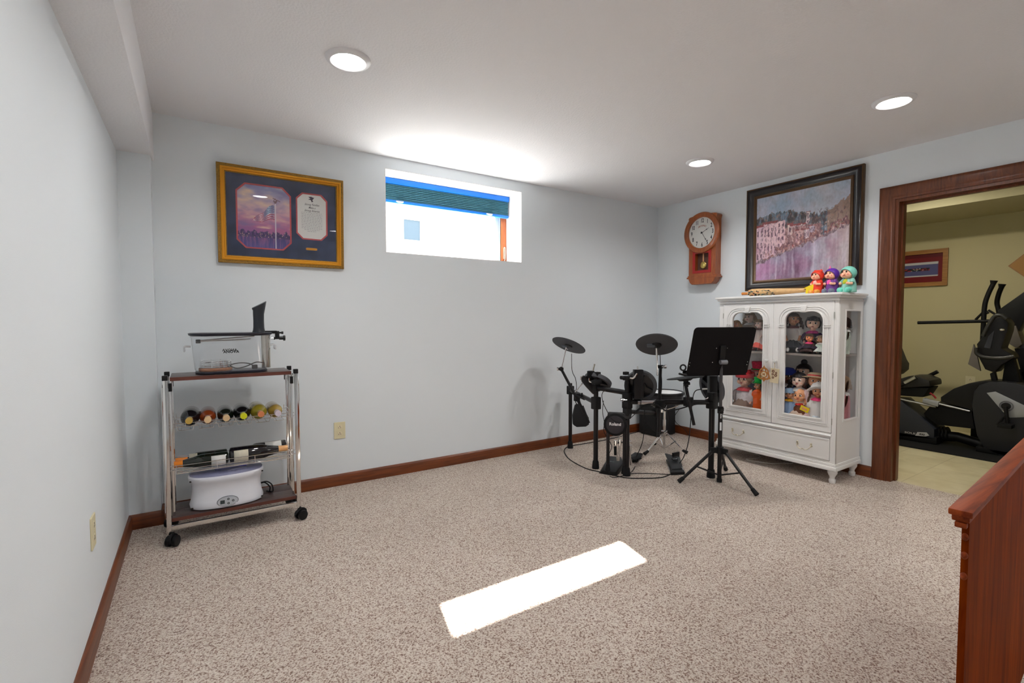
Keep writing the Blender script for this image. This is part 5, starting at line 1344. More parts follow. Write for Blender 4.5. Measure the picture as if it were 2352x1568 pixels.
# top, mouldings and base
MB().box(XF - .030, XBk + .004, Y0 - .030, Y1 + .030, 1.384, 1.402, bev=.006).build('top_board', cabw, cab)
MB().box(XF - .016, XBk, Y0 - .016, Y1 + .016, 1.366, 1.385, bev=.006).build('crown_moulding', cabw, cab)
MB().box(XF - .010, XBk, Y0 - .008, Y1 + .008, 1.345, 1.352, bev=.002).build('frieze_bead', cabw, cab)
MB().cyl((XF, Y0 + .03, .352), (XF, Y1 - .03, .352), .010, seg=12).build('waist_bead', cabw, cab)
MB().box(XF - .014, XBk, Y0 - .014, Y1 + .014, .098, .128, bev=.006).build('base_moulding', cabw, cab)
MB().box(XF - .006, XBk, Y0 - .007, Y1 + .007, .126, .150, bev=.004).build('base_rail', cabw, cab)
# feet
for x_ in (XF + .035, XBk - .045):
    for y_ in (Y0 + .030, Y1 - .030):
        MB().lathe([(.0001, 0), (.020, 0), (.021, .008), (.023, .020), (.022, .027), (.016, .034), (.018, .048), (.027, .064), (.033, .078), (.032, .088), (.027, .094), (.030, .099), (.0001, .099)], (x_, y_, 0), seg=24).build('turned_foot', cabw, cab)
# shelves
MB().box(XF + .03, XBk - .012, Y0 + .02, Y1 - .02, .928, .944).build('shelf', mat('shelf_shade', s2l(150, 140, 132), .5), cab)
# doors with arched glass
def arch(y0, y1, z0, zs, zt):
    """outline of the glass: flat foot, two rounded shoulders and a dip under the keystone"""
    c = -(y0 + y1) / 2; hw = (y1 - y0) / 2; r = hw * .52; pts = [(c - hw, z0), (c + hw, z0), (c + hw, zt - r)]
    for k in range(1, 9):
        a = R(90 * k / 8); pts.append((c + hw - r + r * math.cos(a), zt - r + r * math.sin(a)))
    pts += [(c + .03, zt - .001), (c + .012, zt - .007), (c - .012, zt - .007), (c - .03, zt - .001)]
    for k in range(0, 8):
        a = R(90 + 90 * k / 8); pts.append((c - hw + r + r * math.cos(a), zt - r + r * math.sin(a)))
    pts.append((c - hw, zt - r)); return pts
hinge_m = mat('hinge_nickel', s2l(190, 188, 182), .3, metal=.8)
def door_(y0, y1, gy0, gy1, knob_y, hinge_y, lab_):
    d = MB().plate(YR(y0, y1, .376, 1.342), [arch(gy0, gy1, .470, 1.18, 1.268)], .020, MF(XF + .018), bev=.0012).build('door', cabw, cab, flat=True)
    MB().plate(YR(gy0 - .01, gy1 + .01, .462, 1.276), [], .003, MF(XF + .010)).build('door_glass', glass('door_glass', gloss=1.2), d)
    # raised moulding around the glass
    for off, t_ in ((.0, .006), (.030, .004), (.044, .0035)):
        z0 = .470 - off; o_ = arch(gy0 - off - .010, gy1 + off + .010, z0 - .010, 0, 1.268 + off + .010); i_ = arch(gy0 - off, gy1 + off, z0, 0, 1.268 + off)
        if off > 0: o_ = arch(gy0 - off - .005, gy1 + off + .005, z0 - .005, 0, 1.268 + off + .005 - .012); i_ = arch(gy0 - off, gy1 + off, z0, 0, 1.268 + off - .012)
        MB().plate(o_, [i_], t_, MF(XF - .002), bev=.0012).build('glass_moulding', cabw, d)
    c_ = (gy0 + gy1) / 2
    MB().plate([(-c_ - .014, 1.268), (-c_ + .014, 1.268), (-c_ + .024, 1.312), (-c_ - .024, 1.312)], [], .009, MF(XF - .002), bev=.002).build('keystone', cabw, d)
    for s_ in (-1, 1):
        yy = gy0 - .028 if s_ < 0 else gy1 + .028
        MB().box(XF - .009, XF - .001, yy - .026, yy + .026, 1.148, 1.154, bev=.001).box(XF - .009, XF - .001, yy - .026, yy + .026, 1.164, 1.169, bev=.001).build('capital', cabw, d)
    MB().lathe([(.0001, 0), (.007, 0), (.006, .010), (.013, .014), (.016, .022), (.013, .029), (.0001, .032)], m=frame_m((0, 0, 0), (0, -1, 0), (0, 0, 1)).to_3x3().to_4x4(), c=(XF - .002, knob_y, .876), seg=18).build('knob', mat('glass_knob', s2l(225, 225, 222), .12, coat=.6), d)
    for z_ in (.46, .80, 1.24): MB().cyl((XF - .003, hinge_y, z_ - .022), (XF - .003, hinge_y, z_ + .022), .0035, seg=8).build('hinge', hinge_m, d)
door_(2.104, 2.539, 2.185, 2.455, 2.142, 2.541, 'l')
door_(1.662, 2.101, 1.735, 2.010, 2.075, 1.660, 'r')
dr = MB().plate(YR(1.671, 2.532, .168, .332), [], .020, MF(XF + .016), bev=.003).build('drawer', cabw, cab)
MB().plate(YR(1.676, 2.527, .173, .327), [YR(1.686, 2.517, .183, .317)], .003, MF(XF - .003), bev=.001).build('drawer_bead', cabw, dr)
pull_m = mat('antique_ivory_metal', s2l(196, 188, 168), .35, metal=.35, var=.3, vscale=60)
for yc in (2.385, 1.845):
    p = MB()
    for s_ in (-1, 1):
        p.plate([(s_ * .050 + a, b) for a, b in ((0, .020), (.008, .012), (.006, .002), (.012, -.006), (.004, -.014), (-.006, -.016), (-.010, -.004), (-.006, .006), (-.008, .014))], [], .004, MF(XF - .004) @ Matrix.Translation((-yc, .256, 0)), bev=.0012)
        p.ell((XF - .010, yc - s_ * .050, .268), .006)
    p.smooth_tube([(XF - .008, yc + .050, .262), (XF - .020, yc + .048, .244), (XF - .024, yc + .032, .226), (XF - .026, yc + .012, .220), (XF - .027, yc, .224), (XF - .026, yc - .012, .220), (XF - .024, yc - .032, .226), (XF - .020, yc - .048, .244), (XF - .008, yc - .050, .262)], .0032, 8)
    p.ell((XF - .027, yc, .226), (.004, .009, .004))
    p.build('drawer_pull', pull_m, dr)

# keepsakes hanging from the knobs
oak2 = wood('ornament_wood', s2l(150, 92, 40), s2l(186, 124, 60), axis=2, scale=14, rough=.5, coat=.1)
by_ = 2.150; bz = .765
bell = thing('wooden_bell_ornament', (XF - .03, by_, bz), 'brown pierced wooden bell ornament hanging from the left door knob', 'ornament')
Mb = MF(XF - .036) @ Matrix.Translation((-by_, bz, 0))
outb = [(-.058, -.030), (-.030, -.042), (-.012, -.044), (0, -.060), (.012, -.044), (.030, -.042), (.058, -.030), (.048, -.012), (.042, .010), (.036, .034), (.022, .050), (.008, .058), (0, .072), (-.008, .058), (-.022, .050), (-.036, .034), (-.042, .010), (-.048, -.012)]
hl = [circ(0, .034, .009, 12), [(-.030, -.026), (-.012, -.030), (-.012, -.024), (-.026, -.016), (-.030, .010), (-.036, -.010)], [(.030, -.026), (.036, -.010), (.030, .010), (.026, -.016), (.012, -.024), (.012, -.030)], [(-.024, .018), (-.014, .030), (-.018, .038), (-.028, .028)], [(.024, .018), (.028, .028), (.018, .038), (.014, .030)]]
MB().plate(outb, hl, .005, Mb, bev=.001).build('bell_body', oak2, bell)
MB().plate(circ(0, .0, .020, 20), [], .0062, Mb, bev=.001).build('medallion', mat('pale_medallion', s2l(214, 200, 168), .5), bell)
MB().text('M', .028, Mb @ Matrix.Translation((0, 0, .0066)), .0006, bold=.001).build('letter', oak2, bell)
MB().tube([(XF - .034, by_, bz + .070), (XF - .026, 2.143, .868)], .0008, 6).build('hanging_thread', mat('thread', s2l(200, 190, 160), .8), bell)
ty = 2.064; tz = .764
tg_ = thing('wooden_tag', (XF - .03, ty, tz), 'pale square wooden tag with brown marks hanging from the right door knob', 'ornament')
Mt_ = MF(XF - .036) @ Matrix.Translation((-ty, tz, 0)) @ Matrix.Rotation(R(-4), 4, 'Z')
MB().plate(rrect(-.034, .034, -.060, .055, .003), [], .005, Mt_, bev=.001).build('tag_board', mat('pale_wood', s2l(206, 190, 158), .6, var=.08, vscale=30), tg_)
mk = MB(); 
for x_, y_, r_ in ((-.012, .032, .011), (.012, .022, .008), (-.014, .008, .009), (.010, .002, .011), (-.010, -.018, .009)): mk.plate(circ(x_, y_, r_, 14), [circ(x_, y_, r_ * .45, 10)], .0008, Mt_ @ Matrix.Translation((0, 0, .0052)))
mk.build('tag_print', mat('brown_ink', s2l(110, 62, 44), .6), tg_)
MB().smooth_tube([(XF - .034, ty + .008, tz + .052), (XF - .030, ty + .010, tz + .085), (XF - .024, ty + .011, .868)], .0012, 6).smooth_tube([(XF - .034, ty + .004, tz + .052), (XF - .030, ty + .003, tz + .085), (XF - .024, ty + .011, .868)], .0012, 6).build('hanging_cord', mat('cord_tan', s2l(186, 160, 116), .8), tg_)

# white wire under the cabinet
tag(MB().smooth_tube([fl(1712, 1040, .004), fl(1735, 1043, .004), fl(1746, 1048, .004), fl(1738, 1052, .004), fl(1716, 1053, .004), fl(1722, 1057, .004), fl(1770, 1064, .004), fl(1800, 1063, .004), fl(1818, 1064, .004), fl(1822, 1060, .004)], .004, 8, 8).build('cable', mat('white_cord', s2l(226, 222, 212), .4), None), 'white cord bent on the carpet under the white cabinet', 'cable')

# ------------------------------------------------------------------ dolls
skin = mat('doll_skin', s2l(236, 196, 170), .5); skin_p = mat('porcelain_skin', s2l(240, 214, 200), .3); skin_t = mat('tan_doll_skin', s2l(206, 146, 108), .5); skin_o = mat('orange_doll_skin', s2l(240, 140, 80), .45); skin_b = mat('brown_doll_skin', s2l(132, 84, 60), .5)
eye_w = mat('eye_white', s2l(236, 236, 236), .2); eye_d = mat('eye_dark', s2l(40, 28, 24), .15); lips = mat('lips', s2l(190, 70, 76), .4); cheek = mat('cheek', s2l(234, 172, 150), .6)
def cloth(n_, r, g, b, **k): return mat('cloth_' + n_, s2l(r, g, b), .85, bump=.4, bscale=120, **k)
hairs = {'blond': mat('hair_blond', s2l(176, 138, 92), .6, bump=1, bscale=200, var=.3, vscale=60), 'brown': mat('hair_brown', s2l(82, 52, 38), .55, bump=1, bscale=200, var=.3, vscale=60), 'black': mat('hair_black', s2l(34, 26, 28), .45, bump=1, bscale=200), 'red': mat('hair_red', s2l(190, 30, 40), .7, bump=1, bscale=160), 'ash': mat('hair_ash', s2l(150, 126, 100), .6, bump=1, bscale=200, var=.3, vscale=60)}
def limb(mb, pts, rs, seg=10): 
    mb.tube(pts, rs, seg); mb.ell(pts[0], rs[0], u=8, v=6); mb.ell(pts[-1], rs[-1], u=8, v=6)
def doll(label, px, py, X, zfoot, s, skinm, hair, hairc, top_m, skirt_m=None, yaw=0, tilt=0, arms='down', hat=None, face=True, lean=0, leg_m=None, shoe_m=None, head_k=1.0, extra=None, group='dolls in the white display cabinet'):
    """the head's centre stands where px,py shows it in the plane x=X; the doll sits on z=zfoot. faces the room (-x)"""
    X = max(X, 3.920 + .052 * s * head_k * 1.12)
    hc = Vector(at(px, py, 0, X))
    t = thing('doll', (X, hc.y, zfoot), label, 'doll', group=group)
    Q = Matrix.Translation(hc) @ Matrix.Rotation(R(yaw), 4, 'Z') @ Matrix.Rotation(R(tilt), 4, 'X') @ Matrix.Rotation(R(lean), 4, 'Y')
    Qb = Matrix.Translation(hc) @ Matrix.Rotation(R(yaw * .5), 4, 'Z') @ Matrix.Rotation(R(tilt * .3), 4, 'X')
    hr = .052 * s * head_k; U = .052 * s           # local frame: -x is forward, y sideways, z up
    hd = hc.z - zfoot
    kx = min(1, max(.25, (X - 3.925) / (U * 2.6)))     # knees drawn in where the door glass is near
    P = lambda x, y, z: Qb @ Vector((x * U * (kx if x < -.3 else 1), y * U, z * U))
    H_ = lambda x, y, z: Q @ Vector((x * hr, y * hr, z * hr))
    low = -hd / U + .45                             # seat height in units
    b = MB()
    m3 = Q.to_3x3().to_4x4()
    b.ell(hc, (hr * .92, hr * .88, hr * 1.0), m=m3, u=20, v=14)
    for s_ in (-1, 1): b.ell(H_(-.50, s_ * .42, -.38), (hr * .38, hr * .34, hr * .34), m=m3, u=10, v=8)
    b.ell(H_(-.62, 0, -.72), hr * .26, u=10, v=8)
    b.ell(H_(-.95, 0, -.22), (hr * .12, hr * .12, hr * .12), u=8, v=6)
    for s_ in (-1, 1): b.ell(H_(.05, s_ * .90, -.12), (hr * .12, hr * .12, hr * .2), m=m3, u=8, v=6)
    sh = -1.32 * head_k
    b.cyl(H_(0, 0, -.7), P(.05, 0, sh), hr * .34, U * .36, seg=12)
    b.ell(P(.05, 0, sh - .7), (U * .62, U * .80, U * 1.1), u=14, v=10)
    b.ell(P(.1, 0, low + .55), (U * .75, U * .95, U * .7), u=14, v=10)
    if arms == 'down': A = [[(0, .85, sh - .25), (-.35, 1.15, sh - 1.2), (-.95, .95, sh - 1.95)]]
    elif arms == 'out': A = [[(0, .85, sh - .25), (-.6, 1.35, sh - .9), (-1.3, 1.1, sh - 1.0)]]
    else: A = [[(0, .8, sh - .25), (-.6, 1.0, sh - 1.1), (-1.15, .35, sh - 1.0)]]
    A.append([(x, -y, z) for x, y, z in A[0]])
    for a in A:
        pts = [P(*q) for q in a]; limb(b, pts, [U * .26, U * .22, U * .17])
        h = pts[-1]; dd = (pts[-1] - pts[-2]).normalized(); b.ell(h + dd * U * .16, U * .20, u=8, v=6)
        side = Vector((0, 0, 1)).cross(dd)
        side = side.normalized() if side.length > .01 else Vector((0, 1, 0))
        for k in range(4):
            q = h + dd * U * .22 + side * U * (.12 * (k - 1.5)); b.tube([q, q + dd * U * (.20 + (.05 if k in (1, 2) else 0)) + Vector((0, 0, -U * .05))], [U * .05, U * .04], 6)
        b.tube([h + dd * U * .1 + side * U * .16, h + dd * U * .28 + side * U * .26], [U * .055, U * .045], 6)
    L = [[(-.2, .45, low + .3), (-1.5, .62, low + .35), (-2.2, .70, low - .05)]]
    L.append([(x, -y, z) for x, y, z in L[0]])
    for a in L:
        limb(b, [P(*q) for q in a], [U * .38, U * .30, U * .22])
    me = bpy.data.meshes.new('t'); bmesh.ops.recalc_face_normals(b.bm, faces=b.bm.faces[:]); b.bm.to_mesh(me); b.bm.free()
    to_ = bpy.data.objects.new('t', me); COL.objects.link(to_)
    rmd = to_.modifiers.new('r', 'REMESH'); rmd.mode = 'VOXEL'; rmd.voxel_size = max(.0030, U * .065)
    smd = to_.modifiers.new('s', 'SMOOTH'); smd.iterations = 2; smd.factor = .4
    bpy.context.view_layer.update()
    me2 = bpy.data.meshes.new_from_object(to_.evaluated_get(bpy.context.evaluated_depsgraph_get()))
    bpy.data.objects.remove(to_); bpy.data.meshes.remove(me)
    MB().mesh(me2).build('body', skinm, t, angle=80)
    if face:
        for s_ in (-1, 1):
            e_ = MB().ell(H_(-.80, s_ * .34, .02), (hr * .12, hr * .19, hr * .15), m=m3, u=12, v=8).build('eye', eye_w, t)
            MB().ell(H_(-.885, s_ * .33, .02), (hr * .055, hr * .11, hr * .13), m=m3, u=10, v=8).build('iris', eye_d, e_)
            MB().tube([H_(-.84, s_ * .16, .26), H_(-.84, s_ * .34, .32), H_(-.76, s_ * .52, .26)], hr * .025, 6).build('eyebrow', hairs.get(hairc, hairs['brown']), t)
            MB().ell(H_(-.80, s_ * .48, -.38), (hr * .05, hr * .15, hr * .11), m=m3, u=10, v=6).build('cheek', cheek, t)
        MB().ell(H_(-.93, 0, -.50), (hr * .07, hr * .17, hr * .07), m=m3, u=12, v=6).build('mouth', lips, t)
    hm = hairs.get(hairc)
    if hair and hm:
        g = MB()
        if hair in ('long', 'curl', 'bob', 'braid', 'fringe', 'bun'):
            # cap of hair: a sphere with the face left open
            u_, v_ = 22, 14; rows = []
            for j in range(v_ + 1):
                th = math.pi * .72 * j / v_; row = []
                for i in range(u_):
                    ph = 2 * math.pi * i / u_
                    x_, y_, z_ = math.sin(th) * math.cos(ph), math.sin(th) * math.sin(ph), math.cos(th)
                    rr = 1.10 + .05 * noise.noise(Vector((x_ * 4, y_ * 4, z_ * 4 + s)))
                    if x_ < -.25 and z_ < .42: rr = .80
                    if hat and z_ > .3: rr = .96
                    row.append(g.bm.verts.new(H_(x_ * rr + .06, y_ * rr * .97, z_ * rr)))
                rows.append(row)
            for A_, B_ in zip(rows, rows[1:]):
                for i in range(u_): g.bm.faces.new((A_[i], A_[(i + 1) % u_], B_[(i + 1) % u_], B_[i]))
        rnd = random.Random(int(px * 7 + py))
        if hair in ('long', 'curl', 'bob'):
            ln = {'long': 2.3, 'curl': 1.9, 'bob': 1.25}[hair]
            for k in range(20):
                a = R(rnd.uniform(-118, 118)); x0 = math.cos(a) * .95; y0 = math.sin(a) * .98
                pts = [H_(x0 * .8, y0 * .85, .1 if hat else .3)]
                for q in range(1, 7):
                    w_ = .13 if hair == 'curl' else .05
                    pts.append(H_(x0 * (1.02 + .05 * q) + w_ * math.sin(q * 2.4 + k), y0 * (1.05 + .07 * q) + w_ * math.cos(q * 2.4 + k), (.1 if hat else .3) - ln * q / 6 * rnd.uniform(.8, 1.05)))
                g.tube(spline(pts, 3), hr * rnd.uniform(.10, .17), 6)
        if hair == 'braid':
            for s_ in (-1, 1):
                for k in range(9): g.ell(H_(-.25, s_ * (.92 + .03 * k), -.1 - .30 * k), (hr * .17, hr * .16, hr * .20), u=8, v=6)
        if hair in ('fringe', 'braid', 'bob', 'long') and not hat:
            for k in range(9):
                y_ = (k - 4) * .19; g.tube([H_(-.35, y_ * .9, .98 - abs(y_) * .25), H_(-.86, y_, .66 - abs(y_) * .15), H_(-.92, y_ * 1.03, .36)], [hr * .15, hr * .13, hr * .07], 6)
        if hair == 'bun': g.ell(H_(.1, 0, 1.25), hr * .42, u=12, v=8)
        if hair == 'tuft': 
            for k in range(16):
                a = rnd.uniform(0, 6.28); g.ell(H_(.1 + .75 * math.cos(a) * .8, .85 * math.sin(a), .55 + rnd.uniform(-.1, .45)), hr * rnd.uniform(.22, .34), u=8, v=6)
        g.build('hair', hm, t)
    # clothes
    cl = MB(); c0 = Matrix.Identity(4)
    def ax(a, bq, prof, fold_n=0, amp=.0, seg=28, mm=top_m, nm='blouse', sx=1, sy=1):
        a = P(*a); bq = P(*bq); z = (bq - a); ln = z.length; z.normalize(); xx = (Qb.to_3x3() @ Vector((1, 0, 0))); xx = (xx - z * xx.dot(z)).normalized(); yy = z.cross(xx)
        Mx_ = Matrix((xx, yy, z)).transposed().to_4x4()
        return MB().lathe([(r_ * U, k_ * ln) for r_, k_ in prof], a, m=Mx_, seg=seg, sx=sx, sy=sy, fold=(lambda an, zz: 1 + amp * math.sin(an * fold_n)) if fold_n else None)
    ax((.05, 0, sh + .05), (.1, 0, low + .2), [(.42, 0), (.85, .06), (1.10, .22), (1.12, .5), (1.2, .8), (1.25, 1.0)], 7, .03, 36, sx=.86, sy=1.15).build('blouse', top_m, t)
    for a in A:
        e0, e1, e2_ = [P(*q) for q in a]
        MB().tube([e0, e0.lerp(e1, .5), e1, e1.lerp(e2_, .45)], [U * .38, U * .58, U * .46, U * .30], 12).build('sleeve', top_m, t)
    if skirt_m is not None:
        sk = ax((.1, 0, low + 1.5), (-.9, 0, low - .32), [(.80, 0), (1.05, .25), (1.5, .6), (1.9, .92), (1.95, 1.0), (1.7, .985)], 11, .06, 44, sx=1.0, sy=1.0)
        sk.build('skirt', skirt_m, t)
    lm_ = leg_m or skinm
    for a in L:
        e0, e1, e2_ = [P(*q) for q in a]
        if leg_m: MB().tube([e0, e1, e2_], [U * .44, U * .36, U * .30], 12).build('trouser_leg', leg_m, t)
        MB().ell(e2_ + (Qb.to_3x3() @ Vector((-U * .12, 0, U * .12))), (U * .26, U * .26, U * .42), m=Qb.to_3x3().to_4x4(), u=12, v=8).build('shoe', shoe_m or blk, t)
    co = ax((0, 0, sh + .22), (0, 0, sh - .25), [(.45, 0), (.75, .3), (1.0, .9), (.95, 1.0)], 9, .08, 36); co.build('collar', extra or cloth('white', 226, 224, 222), t)
    if hat:
        hm_, kind = hat; hb = MB(); M3_ = m3
        if kind == 'top': hb.lathe([(.0001, 0), (1.30 * hr, 0), (1.32 * hr, .08 * hr), (.95 * hr, .12 * hr), (.92 * hr, .5 * hr), (1.05 * hr, 1.30 * hr), (.98 * hr, 1.42 * hr), (.0001, 1.40 * hr)], H_(.05, 0, .55), m=M3_, seg=28)
        if kind == 'brim': hb.lathe([(.0001, 0), (1.75 * hr, -.12 * hr), (1.80 * hr, -.06 * hr), (1.10 * hr, .14 * hr), (1.02 * hr, .5 * hr), (.80 * hr, .72 * hr), (.0001, .80 * hr)], H_(.10, 0, .42), m=M3_ @ Matrix.Rotation(R(12), 4, 'Y'), seg=32)
        if kind == 'cap': hb.lathe([(1.02 * hr, -.1 * hr), (1.16 * hr, -.02 * hr), (1.16 * hr, .22 * hr), (1.08 * hr, .26 * hr), (1.02 * hr, .5 * hr), (.70 * hr, .85 * hr), (.0001, .98 * hr)], H_(.08, 0, .22), m=M3_, seg=28)
        if kind == 'bonnet': hb.lathe([(1.45 * hr, -.35 * hr), (1.50 * hr, -.28 * hr), (1.12 * hr, .1 * hr), (1.08 * hr, .7 * hr), (.8 * hr, 1.1 * hr), (.0001, 1.2 * hr)], H_(.15, 0, .10), m=M3_ @ Matrix.Rotation(R(38), 4, 'Y'), seg=30, fold=lambda an, zz: 1 + .03 * math.sin(an * 9))
        hb.build('hat', hm_, t)
        if kind in ('top', 'brim'):
            MB().lathe([(.96 * hr, 0), (1.10 * hr, 0), (1.08 * hr, .2 * hr), (.96 * hr, .2 * hr)], H_(.08, 0, .64 if kind == 'top' else .56), m=M3_ if kind == 'top' else M3_ @ Matrix.Rotation(R(12), 4, 'Y'), seg=28).build('hat_band', cloth('hat_green_dark', 16, 120, 40) if kind == 'top' else cloth('ribbon_red', 190, 60, 60), t)
    zc_ = .926 if zfoot < .5 else 1.34
    for o_ in [t] + list(t.children_recursive if hasattr(t, 'children_recursive') else []):
        if o_.type != 'MESH': continue
        for v_ in o_.data.vertices:                 # cloth and limbs rest against the glass and the shelf
            q = v_.co + W(t).translation; g_ = .006 if o_.name.startswith('body') else (.003 if o_.name[:6] in ('blouse', 'sleeve') else .0)
            q.x = min(max(q.x, 3.912 + g_), 4.272 - g_); q.y = min(max(q.y, 1.656 + g_), 2.554 - g_); q.z = max(q.z, zfoot + .0005)
            if q.z > zc_ and zfoot < .5: q.z = zc_
            v_.co = q - W(t).translation
    return t, H_, P
SU, SL = .9445, .386       # upper shelf, cabinet floor
white_c = cloth('white', 226, 224, 222); cream = cloth('cream', 214, 190, 170); lace = cloth('pale_green_lace', 196, 212, 200)
doll('blond doll with loose hair, leftmost on the upper shelf behind the left glass door', 1692, 744, 4.02, SU, .62, skin_t, 'bob', 'blond', cloth('dusty_rose', 190, 120, 116), cloth('mauve', 150, 96, 110), yaw=6)
doll('ash haired curly doll at the back of the upper shelf behind the left door', 1722, 728, 4.15, SU, .86, skin_p, 'curl', 'ash', cloth('grey_lace', 160, 150, 140), cloth('grey_lace', 160, 150, 140), tilt=-4)  # hair and clothes greyed: shade at the cabinet back put into the colour
doll('pale porcelain doll with fringe and blond braids above red and tan clothes, left door', 1744, 743, 4.01, SU, .66, skin_p, 'braid', 'ash', cloth('white_tan', 206, 196, 188), cloth('coral_red', 214, 88, 76), yaw=-6, extra=cloth('vest_brown', 130, 90, 90))
doll('doll in white puff sleeve blouse and burgundy vest with dark trousers, upper right', 1822, 732, 4.04, SU, .92, skin_t, 'curl', 'brown', cloth('white', 226, 224, 222), cloth('dark_navy', 34, 34, 42), yaw=52,  leg_m=cloth('dark_navy', 34, 34, 42), extra=cloth('burgundy', 110, 50, 60), shoe_m=white_c)
doll('black haired pale baby doll with pink bow, upper right behind the right door', 1868, 742, 4.03, SU, .90, skin, 'fringe', 'black', cloth('purple', 64, 36, 84), cloth('plum', 44, 30, 48), yaw=22, tilt=4, head_k=1.1, extra=cloth('magenta', 200, 40, 130))
doll('small orange faced doll with dark hair in front of the pale baby doll', 1860, 775, 3.965, SU, .58, skin_o, 'bob', 'brown', cloth('dark_brown', 64, 38, 34), cloth('dark_brown', 64, 38, 34), yaw=14, tilt=8, extra=cloth('hot_pink', 226, 60, 120))
doll('doll in pale green lace lying low at the right end of the upper shelf', 1885, 778, 3.975, SU, .50, skin_t, 'bob', 'ash', lace, cloth('white_lace', 214, 222, 216), yaw=-10, tilt=-10)
doll('doll in green lace seen through the side glass on the upper shelf', 1940, 742, 4.12, SU, .80, skin_p, 'bob', 'black', lace, lace, yaw=-35)
# lower compartment
doll('rag doll with red hair and heart print shirt in the lower left of the cabinet', 1711, 869, 4.02, SL, 1.28, skin, 'tuft', 'red', cloth('white_hearts', 220, 216, 220, var=.12, vscale=60), cloth('taupe_apron', 134, 112, 98), yaw=4, arms='down', leg_m=cloth('stripe_red', 204, 110, 120), extra=cloth('red_dots', 198, 40, 56), hat=(cloth('scarlet', 200, 30, 44), 'cap'))
doll('doll in tall green hat with orange top and blue skirt, lower left of cabinet', 1742, 884, 3.965, SL, .66, skin_t, 'long', 'black', cloth('orange', 232, 96, 30), cloth('bright_blue', 20, 112, 214), yaw=-8, hat=(cloth('green_hat', 20, 170, 70), 'top'), extra=cloth('orange', 232, 96, 30))
doll('doll in glittery red hat with blue band at the back left of the cabinet floor', 1742, 858, 4.12, SL, 1.05, skin, 'bob', 'red', cloth('denim', 60, 66, 120), cloth('denim', 60, 66, 120), hat=(cloth('glitter_red', 204, 36, 70, var=.3, vscale=90), 'top'))
doll('brown faced doll in blue knit at the left behind the right glass door', 1809, 862, 4.06, SL, 1.10, skin_b, 'bob', 'brown', cloth('royal_blue', 44, 66, 150, var=.4, vscale=20), cloth('royal_blue', 44, 66, 150), yaw=12, hat=(cloth('cobalt', 40, 60, 160), 'cap'))
doll('dark haired porcelain doll with bare shoulders in the middle of the lower right door', 1836, 872, 4.00, SL, 1.08, skin_p, 'curl', 'black', cream, cream, yaw=6)
doll('doll with dark hair in a bun at the back behind the right glass door', 1846, 852, 4.16, SL, 1.12, skin, 'bun', 'black', cloth('old_rose', 170, 110, 110), cloth('old_rose', 170, 110, 110))
doll('brown haired doll in straw hat with red ribbon behind the right glass door', 1872, 874, 4.01, SL, 1.0, skin_t, 'bob', 'brown', cloth('pale_pink', 214, 186, 186), cloth('pale_pink', 214, 186, 186), yaw=30, tilt=6, hat=(cloth('straw', 214, 196, 160), 'brim'))
doll('doll in white bonnet and long white dress at the right of the lower shelf', 1880, 897, 3.955, SL, .92, skin_t, 'long', 'brown', white_c, cloth('icy_white', 214, 224, 232), yaw=20, hat=(cloth('white_bonnet', 228, 228, 228), 'bonnet'), extra=cloth('hot_pink', 226, 60, 120))
doll('little doll in light blue cap and blue clothes, lower left of right door', 1814, 903, 3.965, SL, .74, skin_t, 'bob', 'brown', cloth('sky_blue', 150, 178, 216), cloth('sky_blue', 150, 178, 216), yaw=10, hat=(cloth('baby_blue', 158, 190, 222), 'cap'), extra=cloth('yellow_check', 226, 170, 40))
t, H_, P = doll('round faced bald doll with red collar and a yellow swing tag', 1838, 907, 3.935, SL, .78, skin_o if False else mat('peach_skin', s2l(244, 178, 132), .45), None, 'brown', cloth('chestnut', 112, 60, 34), cloth('chestnut', 112, 60, 34), yaw=4, head_k=1.25, arms='fwd', extra=cloth('red_collar', 206, 36, 30))
tgm = frame_m(at(1848, 939, 0, XF + .022), (0, -1, -.35), (0, -.35, 1))
MB().plate(rect(-.032, .032, -.020, .020), [], .0015, tgm, bev=.0004).build('swing_tag', mat('yellow_tag', s2l(240, 214, 20), .5), t)
MB().plate(rect(-.020, .020, -.008, .006), [], .0006, tgm @ Matrix.Translation((0, 0, .0016))).build('tag_print', mat('tag_orange', s2l(230, 150, 110), .5), t)
doll('doll in pink dress seen low through the cabinet side glass', 1934, 880, 4.13, SL, 1.10, skin, 'bob', 'ash', cloth('faded_pink', 196, 130, 140), cloth('faded_pink', 196, 130, 140), yaw=-40)

